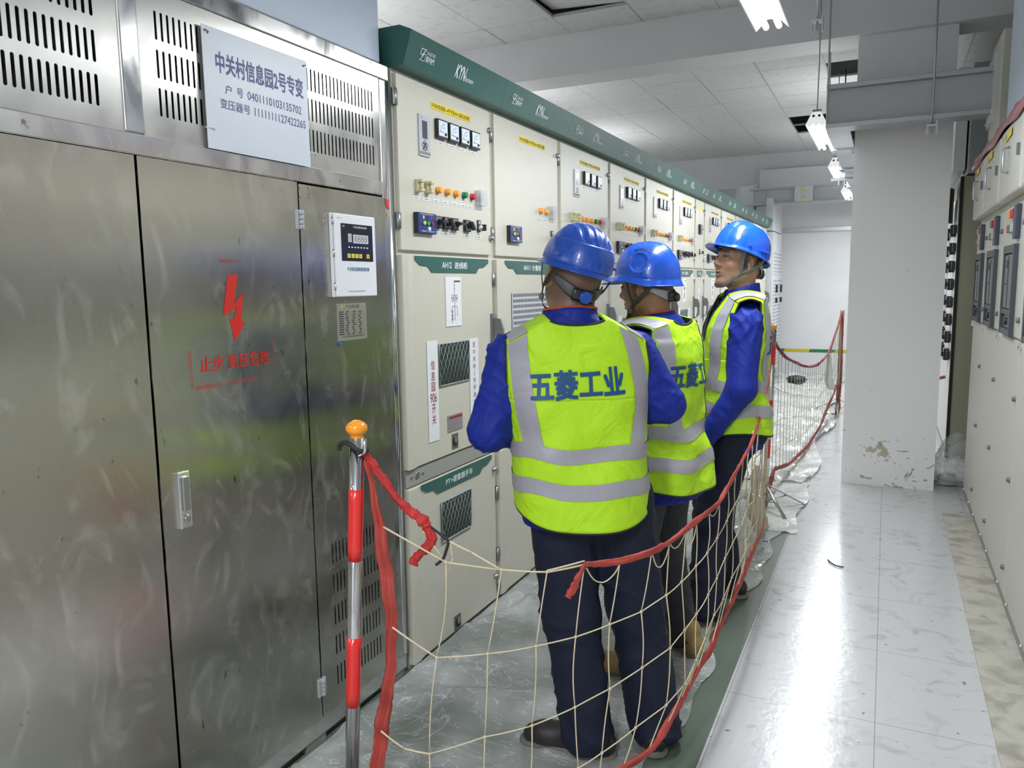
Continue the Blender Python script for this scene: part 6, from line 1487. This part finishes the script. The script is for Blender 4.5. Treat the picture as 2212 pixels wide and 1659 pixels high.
        def fs(u, v):
            x = sgn*(V['tape_top']+(v-.5)*w); zt_ = zt-V['slope']*(np.abs(x)-V['nw'])-.003; A_ = surf(x, zt_+0*u, True)-np.array((0, .0058, 0)); B_ = surf(x, zt_+0*u, False)+np.array((0, .0058, 0)); return A_*(1-u[..., None])+B_*u[..., None]+np.array((0, 0, 1))*(.007+.018*np.sin(PI*u))[..., None]
        w = V.get('tapew', .05); u, v = np.meshgrid(np.linspace(0, 1, 10), np.linspace(0, 1, 7), indexing='ij'); p = fs(u, v).reshape(-1, 3)
        q = np.array([(i*7+j, (i+1)*7+j, (i+1)*7+j+1, i*7+j+1) for i in range(9) for j in range(6)]); np_obj('reflective_tape', wf(p), q, strip_m, me_)
    # the printed words on the back
    X0, X1, Z0, Z1 = V['text']; b = BM(); V0_, F0_, _ = glyphs('五菱工业'); bo = .030; V_ = np.concatenate([V0_+np.array((du*bo/4, dv*bo)) for du, dv in ((-1, -1), (1, -1), (-1, 1), (1, 1), (0, 0))]); F_ = [tuple(i+k*len(V0_) for i in f) for k in range(5) for f in F0_]
    # subdivide by building a fine mesh from the glyph faces
    x = X0+(X1-X0)*V_[:, 0]; z = Z0+(Z1-Z0)*V_[:, 1]+V.get('tslope', 0)*(x-X0); pts = wf(surf(x, z, True)-np.array((0, .0058, 0))); lay = np.repeat(np.arange(5), len(V0_))
    vl = b.verts.layers.int.new('lay'); vs = [b.verts.new(p) for p in pts]
    for v_, l_ in zip(vs, lay): v_[vl] = int(l_)
    for f in F_:
        try: b.faces.new([vs[i] for i in f])
        except ValueError: pass
    bmesh.ops.triangulate(b, faces=b.faces[:])
    for it in range(4):
        ed = [e for e in b.edges if e.calc_length() > .008]
        if ed: bmesh.ops.subdivide_edges(b, edges=ed, cuts=1)
        bmesh.ops.triangulate(b, faces=b.faces[:])
    from mathutils.bvhtree import BVHTree
    bv = BVHTree.FromPolygons([tuple(p) for p in PP], [tuple(int(i) for i in f) for f in Fq])
    for v in b.verts:
        hit_ = bv.ray_cast(Vector((v.co.x, v.co.y-.3, v.co.z)), Vector((0, 1, 0)))
        if hit_[0] is not None: v.co.y = hit_[0].y-.0075-.00008*max(v[vl], 0)
    obj('printed_lettering', b, vtext_m, me_)

def helmet(cfg, root, HR, wf, sh_h):
    H = cfg['helmet']; kind = H['kind']; tilt = np.array(Matrix.Rotation(H.get('tilt', 0), 3, 'X')); hc = np.array(H.get('c', (0, -.004, .052)))
    G0, t0 = HR[0] @ tilt, HR[0] @ hc+HR[1]+sh_h
    def W_(p): return np.asarray(p, float) @ G0.T+t0
    a, bf, bb, h = H.get('a', .113), H.get('bf', .136), H.get('bb', .138), H.get('h', .135)
    nu, nv = 192, 96; rows = []
    for j in range(nv):
        t = j/(nv-1)                     # 0 rim .. 1 crown
        ph = t*PI/2; r = math.cos(ph)**.80; z = h*math.sin(ph)**.95; row = []
        for k in range(nu):
            th = 2*PI*k/nu; cx, sy = math.cos(th), math.sin(th); b_ = bf if sy > 0 else bb
            x = a*r*cx; y = b_*r*sy; zz = z; n = 0
            if kind == 'ribbed':
                lat = x/a; m = min(1, max(0, (t-.38)/.12))*min(1, max(0, (1.02-abs(lat)*1.25)))
                cc_ = math.cos(lat*2*PI/.27); g = .034*min(1, max(0, (t-.37)/.06))*min(1, max(0, (.60-abs(lat))/.05))*(math.copysign(abs(cc_)**.6, cc_)*.5-.1); x *= 1+g*.7; zz *= 1+g*.8; y *= 1+g
                if .0 < t < .36: q = .0085*min(1, (.36-t)/.012); x *= 1+q/a*.55; y *= 1+q/b_*.55    # lower band stands proud
                
            elif kind == 'vented':
                lat = abs(x)/a; m = max(0, 1-(lat/.16)**6) if lat < .16 else 0; zz += .004*m*math.sin(ph)
                # round recess on each side
                dd = math.hypot(y+.012, (zz-.055)*1.02); 
                if dd < .036 and abs(cx) > .3: q = min(1, (.036-dd)/.005)*.0055; x -= math.copysign(q, x)
                elif dd < .041 and abs(cx) > .3: x += math.copysign(.0016, x)
                if sy > .2: q = math.exp(-((abs(x)-.045-.35*(h-zz)*.3)/.008)**2)*.002; zz += q
            else:
                lat = abs(x)/a; m = max(0, 1-(lat/(.22+.25*max(0, sy)*(1-t)))**4) if lat < .22+.25*max(0, sy)*(1-t) else 0; zz += .007*m*math.sin(ph)*min(1, t*4); y += .004*m*sy*(1-t)
                q = math.exp(-((lat-.24)/.02)**2)*.002; zz -= q
            row.append((x, y, zz))
        rows.append(row)
    # brim rows outward from the rim
    br = H.get('brim', .014); pk = H.get('peak', .042); dr = H.get('drop', .012); brow = []
    for s_ in range(1, 8):
        t = s_/7; row = []
        for k in range(nu):
            th = 2*PI*k/nu; cx, sy = math.cos(th), math.sin(th); x, y, z = rows[0][k]; fr = max(0, sy)**2.2
            o_ = br*(1-fr)+pk*fr; bk = max(0, -sy)
            L_ = math.hypot(cx, sy*1.0); x2 = x+cx*o_*t*(1-.15*fr); y2 = y+sy*o_*t; z2 = z-dr*t*(1.0-.3*fr)-H.get('backdrop', .0)*t*bk+(-.006*fr*t*t)+H.get('sidelift', 0)*math.exp(-((sy-.55)/.25)**2)*t*0
            row.append((x2, y2, z2))
        brow.append(row)
    allr = list(reversed(brow))+rows
    # a lower skirt: brim line rises over the ears and drops behind
    P_ = np.array(allr); sk = H.get('skirt', None)
    if sk is not None:
        y_ = P_[..., 1]; zz = P_[..., 2]; wgt = np.clip(1-zz/.05, 0, 1); P_[..., 2] += wgt*np.interp(y_, sk[0], sk[1])
    verts = W_(P_.reshape(-1, 3)); nr = len(allr); q = [(j*nu+k, j*nu+(k+1) % nu, (j+1)*nu+(k+1) % nu, (j+1)*nu+k) for j in range(nr-1) for k in range(nu)]
    shell = np_obj('helmet', verts, np.array(q), H['m'], root); s_ = shell.modifiers.new('t', 'SOLIDIFY'); s_.thickness = .003; s_.offset = -1 if False else 0
    b = BM(); tube(b, [Vector(p) for p in W_(P_[0])], .0026, 6, closed=True); obj('rim_bead', b, H['m'], shell)
    if kind == 'vented':
        b = BM()
        for s2 in (-1, 1):
            for k in range(4):
                y = .004-.017*k; z = .104-.0035*abs(k-1)**1.3; x = s2*.060; sn = (z/h)**(1/.95); r2_ = math.cos(math.asin(min(.999, sn)))**.8; x = s2*a*math.sqrt(max(.01, r2_**2-(y/(bf if y > 0 else bb))**2)); c_ = np.array((x, y, z))
                # small dark openings on the crown side
                d = np.array((x/a**2, y/bf**2, z/h**2)); d /= np.linalg.norm(d); rr_ = 1/math.sqrt((x/a)**2+(y/(bf if y > 0 else bb))**2+(z/h)**2); c_ = c_*1.0
                u_ = np.cross(d, (0, 1, 0)); u_ /= np.linalg.norm(u_); v_ = np.cross(u_, d); co = [c_+u_*.005+v_*.008, c_-u_*.005+v_*.008, c_-u_*.005-v_*.008, c_+u_*.005-v_*.008]
                lo = [W_(p+d*.0022) for p in co]; hi = [W_(p-d*.006) for p in co]
                A_ = [b.verts.new(p) for p in lo]; B2 = [b.verts.new(p) for p in hi]; b.faces.new(A_); b.faces.new(B2)
                for i in range(4): b.faces.new((A_[i], A_[(i+1) % 4], B2[(i+1) % 4], B2[i]))
        obj('vent_slots', b, mat('vent_dark_blue', (.005, .012, .05), .6), shell)
    if kind != 'vented':
        b = BM()
        for s2 in (-1, 1):      # accessory slot lugs
            for (yy, zz, l_) in (((-.055, .022, .016),) if kind == 'ribbed' else ((-.04, .012, .022), (.035, .016, .006))):
                x = s2*a*math.sqrt(max(0, 1-(yy/bb)**2))*1.0; M_ = [(x-s2*.004, yy-l_, zz-.004), (x+s2*.010, yy-l_, zz-.004), (x+s2*.010, yy+l_, zz-.004), (x-s2*.004, yy+l_, zz-.004)]
                A_ = [b.verts.new(p) for p in W_(M_)]; B2 = [b.verts.new(p) for p in W_([(p[0], p[1], p[2]+.010) for p in M_])]; b.faces.new(A_); b.faces.new(B2)
                for i in range(4): b.faces.new((A_[i], A_[(i+1) % 4], B2[(i+1) % 4], B2[i]))
        o = obj('accessory_slot', b, H['m'], shell, bevel=.002)
    # headband with adjusting knob
    def W2(p): return np.asarray(p, float) @ HR[0].T+HR[1]+sh_h
    b = BM(); pts = []; rs = []
    for th in np.linspace(-.12*PI, -.88*PI, 24) : pts.append((.086*cfg.get('headw', 1)*math.cos(th), .100*math.sin(th)-.012, .012-.040*abs(math.sin(th))**2+H.get('bandz', 0)))
    tube(b, [Vector(p) for p in W2(pts)], [.0030]*24, 8, ry=[.010+.010*math.sin(PI*i/23) for i in range(24)], up=list(map(Vector, [HR[0][:, 2]]*24)) ); obj('headband', b, H.get('band_m', hb_g), shell)
    b = BM(); pts = []
    for th in np.linspace(-.36*PI, -.64*PI, 9): pts.append((.092*math.cos(th), .104*math.sin(th)-.013, -.027+H.get('bandz', 0)))
    tube(b, [Vector(p) for p in W2(pts)], .0055, 8, ry=.019, up=list(map(Vector, [HR[0][:, 2]]*9))); obj('ratchet_housing', b, black_p, shell)
    b = BM(); kz = -.030+H.get('bandz', 0); lathe(b, [(-.010, .015), (-.008, .0165), (.004, .0165)], (0, 0, 0), 'y', 20)
    for v in b.verts: v.co = Vector(W2(np.array(v.co)*H.get('knob', 1)+np.array((0, -.122, kz))))
    obj('adjusting_knob', b, H['m'] if kind == 'ribbed' else black_p, shell)
    b = BM(); ring_ = [(.083*math.cos(t), .102*math.sin(t)-.006, .060+H.get('bandz', 0)*.3) for t in np.linspace(0, PI, 20)]; tube(b, [Vector(p) for p in W2(ring_)], .003, 6, ry=.012, up=list(map(Vector, [HR[0][:, 2]]*20))); obj('sweatband', b, mat('dark_sweatband', (.06, .06, .065), .7), shell)
    # chin strap
    b = BM(); sm = H['strap_m']
    for s2 in (-1, 1):
        w = cfg.get('headw', 1); yj = H.get('yj', .026); J = (s2*.073*w, yj, -.052)
        f_ = [(s2*.092*w, .040, .045), (s2*.086*w, .038, .0), J]; r_ = [(s2*.094*w, -.045, .040), (s2*.0905*w, -.025, -.012), J] if s2 else None; r_ = [(s2*.092*w, -.068, .030), (s2*.0925*w, -.040, -.008), (s2*.086*w, -.006, -.034), J]
        c_ = [J, (s2*.056*w, .052, -.085), (s2*.034, .074, -.1115), (0, .082, -.116)]
        for path, wd in ((f_, .007), (r_, .008), (c_, .0065)):
            pp = catmull([Vector(p) for p in W2(path)], 5); cen = Vector(W2([(0, .01, -.02)])[0]); tan = []
            ups = []
            for i, p in enumerate(pp):
                t_ = (pp[min(i+1, len(pp)-1)]-pp[max(i-1, 0)]).normalized(); o_ = (p-cen).normalized(); ups.append(t_.cross(o_).normalized())
            tube(b, pp, .0014, 8, ry=wd, up=ups)
    obj('chin_strap', b, sm, shell)
    b = BM()
    for s2 in (-1, 1): c_ = W2([(s2*.062*cfg.get('headw', 1), .045, -.078)])[0]; M2 = Matrix.Translation(Vector(c_)) @ Matrix(HR[0]).to_4x4(); box(b, -.004, .004, -.012, .012, -.010, .010, 0, M2)
    obj('strap_buckle', b, mat('buckle_grey', (.12, .12, .11), .4), shell, bevel=.001)

def torso(z=(.80,  .90, 1.0, 1.1, 1.2, 1.30, 1.36, 1.40, 1.435, 1.46), a=(.200, .196, .184, .182, .195, .205, .195, .145, .095, .070), b=(.152, .148, .140, .138, .140, .132, .118, .098, .080, .068), c=(0, 0, .005, .005, 0, -.005, -.012, -.02, -.026, -.028), w=1, d=1, zmin=.80):
    z = (zmin,)+tuple(z[1:]); return Torso(z, np.array(a)*w, np.array(b)*d, c)
VB = dict(hem=.80, arm=1.22, top=1.425, w1=.190, w2=.172, w3=.160, w4=.150, nb=.022, nf=.16, nw=.088, slope=.42, bands=[(1.005, 1.055, .006), (.905, .955, .006)], tape_top=.115, tape_bot=.125, text=(-.155, .155, 1.195, 1.29))

# worker 1: back to the camera, arms folded in front, looking up to the left
cfg1 = dict(loc=(-.883, 2.343, 0), rz=math.radians(32), label='nearest worker seen from behind, ribbed blue helmet, navy trousers, arms bent forward', seed=1, scale=1.0, lean=(-.06, .02, 0),
    torso=torso(a=(.180, .180, .178, .184, .198, .207, .196, .146, .095, .070), w=1.10, d=1.06, zmin=.775), head=(.018, .015, 1.565), hrot=(math.radians(14), math.radians(9), math.radians(14)), neck=(0, -.02, 1.41), neckw=1.27, headw=1.09,
    sh={'L': (-.205, -.012, 1.335), 'R': (.205, -.012, 1.335)}, el={'L': (-.295, -.03, 1.085), 'R': (.292, -.03, 1.16)}, wr={'L': (-.07, .23, 1.03), 'R': (.08, .235, 1.08)},
    hand={'L': ((.9, .3, .1), (0, -.3, 1), .35), 'R': ((-.9, .25, 0), (0, -.4, -1), .35)},
    hip={'L': (-.075, -.01, .86), 'R': (.125, -.01, .86)}, kn={'L': (-.045, -.02, .47), 'R': (.185, .0, .47)}, an={'L': (-.002, -.10, .085), 'R': (.235, -.075, .085)}, toe={'L': (-.17, .09, 0), 'R': (.06, .17, 0)},
    vest=dict(VB, off=.022, text=(-.163, .125, 1.199, 1.286), tslope=.05, bands=[(1.008, 1.055, .006), (.895, .945, .006)], arm=1.20, top=1.445, w1=.228, w2=.226, w3=.224, w4=.218, slope=.58, nb=.02, nw=.088, tdr=.032, tape_top=.185, tape_bot=.158, tapew=.055, flare=.0, hem=.785, hemcurve=.05),
    helmet=dict(kind='ribbed', m=hm1, tilt=math.radians(0), strap_m=strapk, a=.106, bf=.122, bb=.128, h=.133, c=(0, -.004, .046), brim=.012, peak=.04, drop=.016, knob=1.2, bandz=-.008, band_m=mat('charcoal_headband', (.07, .07, .075), .5)), skin=(.34, .18, .105), hairz=.115, fade=.055, haird=.72, eyes=True, undershirt=True, collar=(1.40, 1.468, .086), leg=(.112, .098, .095, .088), trouser_m=navy_m)
person(cfg1)
# worker 2: left profile turned slightly away
cfg2 = dict(loc=(-.80, 2.98, 0), rz=math.radians(78), label='middle worker in left profile, vented blue helmet, charcoal trousers and tan boots', seed=2, scale=1.0, lean=(0, .05, 0),
    torso=torso(w=1.0, d=1.12, zmin=.745), head=(.0, .02, 1.525), hrot=(math.radians(2), math.radians(-3), 0), neck=(0, -.02, 1.38), neckw=1.05,
    sh={'L': (-.185, -.01, 1.305), 'R': (.185, -.01, 1.305)}, el={'L': (-.250, .02, 1.05), 'R': (.255, .02, 1.05)}, wr={'L': (-.09, .25, 1.02), 'R': (.10, .25, 1.04)},
    hand={'L': ((.8, .4, .1), (0, -.3, 1), .4), 'R': ((-.8, .4, 0), (0, -.4, -1), .4)},
    hip={'L': (-.09, -.01, .86), 'R': (.09, -.01, .86)}, kn={'L': (-.12, .03, .46), 'R': (.12, .02, .46)}, an={'L': (-.17, -.03, .085), 'R': (.14, -.06, .085)}, toe={'L': (-.04, .17, 0), 'R': (.05, .17, 0)},
    vest=dict(VB, off=.018, top=1.412, arm=1.17, w1=.195, w2=.19, w3=.186, w4=.178, slope=.36, tape_top=.150, tape_bot=.125, text=(-.150, .150, 1.16, 1.25), bands=[(.965, 1.015, .004), (.850, .90, .004)], hem=.755), collar=(1.375, 1.432, .076),
    helmet=dict(kind='vented', m=hm2, tilt=math.radians(2), strap_m=strapo, a=.110, bf=.128, bb=.134, h=.132, c=(0, -.002, .050), brim=.010, peak=.062, drop=.022, backdrop=.0, skirt=([-.15, -.05, .02, .07, .13, .2], [-.016, -.014, .004, .010, .0, -.002]), bandz=-.006), skin=(.33, .165, .095), hairz=.03, haird=.7, undershirt=True, leg=(.098, .078, .075, .066), trouser_m=grey_m, shoe_m=shoe_t)
cfg2['torso'].z = cfg2['torso'].z-.03
person(cfg2)
# worker 3: turned towards the left, face in three-quarter view
cfg3 = dict(loc=(-.626, 3.64, 0), rz=math.radians(112), label='tallest worker, face visible in three-quarter view under a bright blue smooth helmet', seed=3, scale=1.035, lean=(0, .0, 0), hfine=.0036,
    torso=torso(w=.95, d=.86, zmin=.775), sleeve=(.060, .062, .058, .045), head=(.0, -.012, 1.578), hrot=(math.radians(22), math.radians(11), 0), neck=(0, -.034, 1.42), neckw=.98,
    sh={'L': (-.185, -.012, 1.325), 'R': (.185, -.012, 1.325)}, el={'L': (-.235, .015, 1.055), 'R': (.235, .0, 1.055)}, wr={'L': (-.200, .155, .835), 'R': (.22, .10, .82)},
    hand={'L': ((.1, .35, -1), (.9, -.1, .1), .85), 'R': ((-.1, .3, -1), (-.9, -.1, .1), .8)},
    hip={'L': (-.09, .01, .88), 'R': (.09, .01, .88)}, kn={'L': (-.13, .10, .47), 'R': (.11, .06, .47)}, an={'L': (-.17, .14, .085), 'R': (.13, -.02, .085)}, toe={'L': (-.03, .17, 0), 'R': (.06, .17, 0)},
    vest=dict(VB, off=.018, nf=.21, arm=1.17, top=1.448, w1=.195, w2=.192, w3=.190, w4=.188, slope=.36, tape_top=.146, tape_bot=.125, text=(-.150, .150, 1.185, 1.275), bands=[(1.03, 1.08, .004), (.925, .975, .004)], hem=.83),
    helmet=dict(kind='smooth', m=hm3, tilt=math.radians(6), strap_m=strapg, a=.108, bf=.124, bb=.128, h=.130, c=(0, -.004, .047), brim=.010, peak=.040, drop=.014, skirt=([-.15, -.05, .02, .07, .13, .2], [-.012, -.006, .0, .004, .004, .006])), skin=(.46, .265, .16), collar=(1.40, 1.482, .074), hairz=.02, haird=.85, gaze=-.004, leg=(.10, .085, .084, .078), trouser_m=navy_m)
person(cfg3)
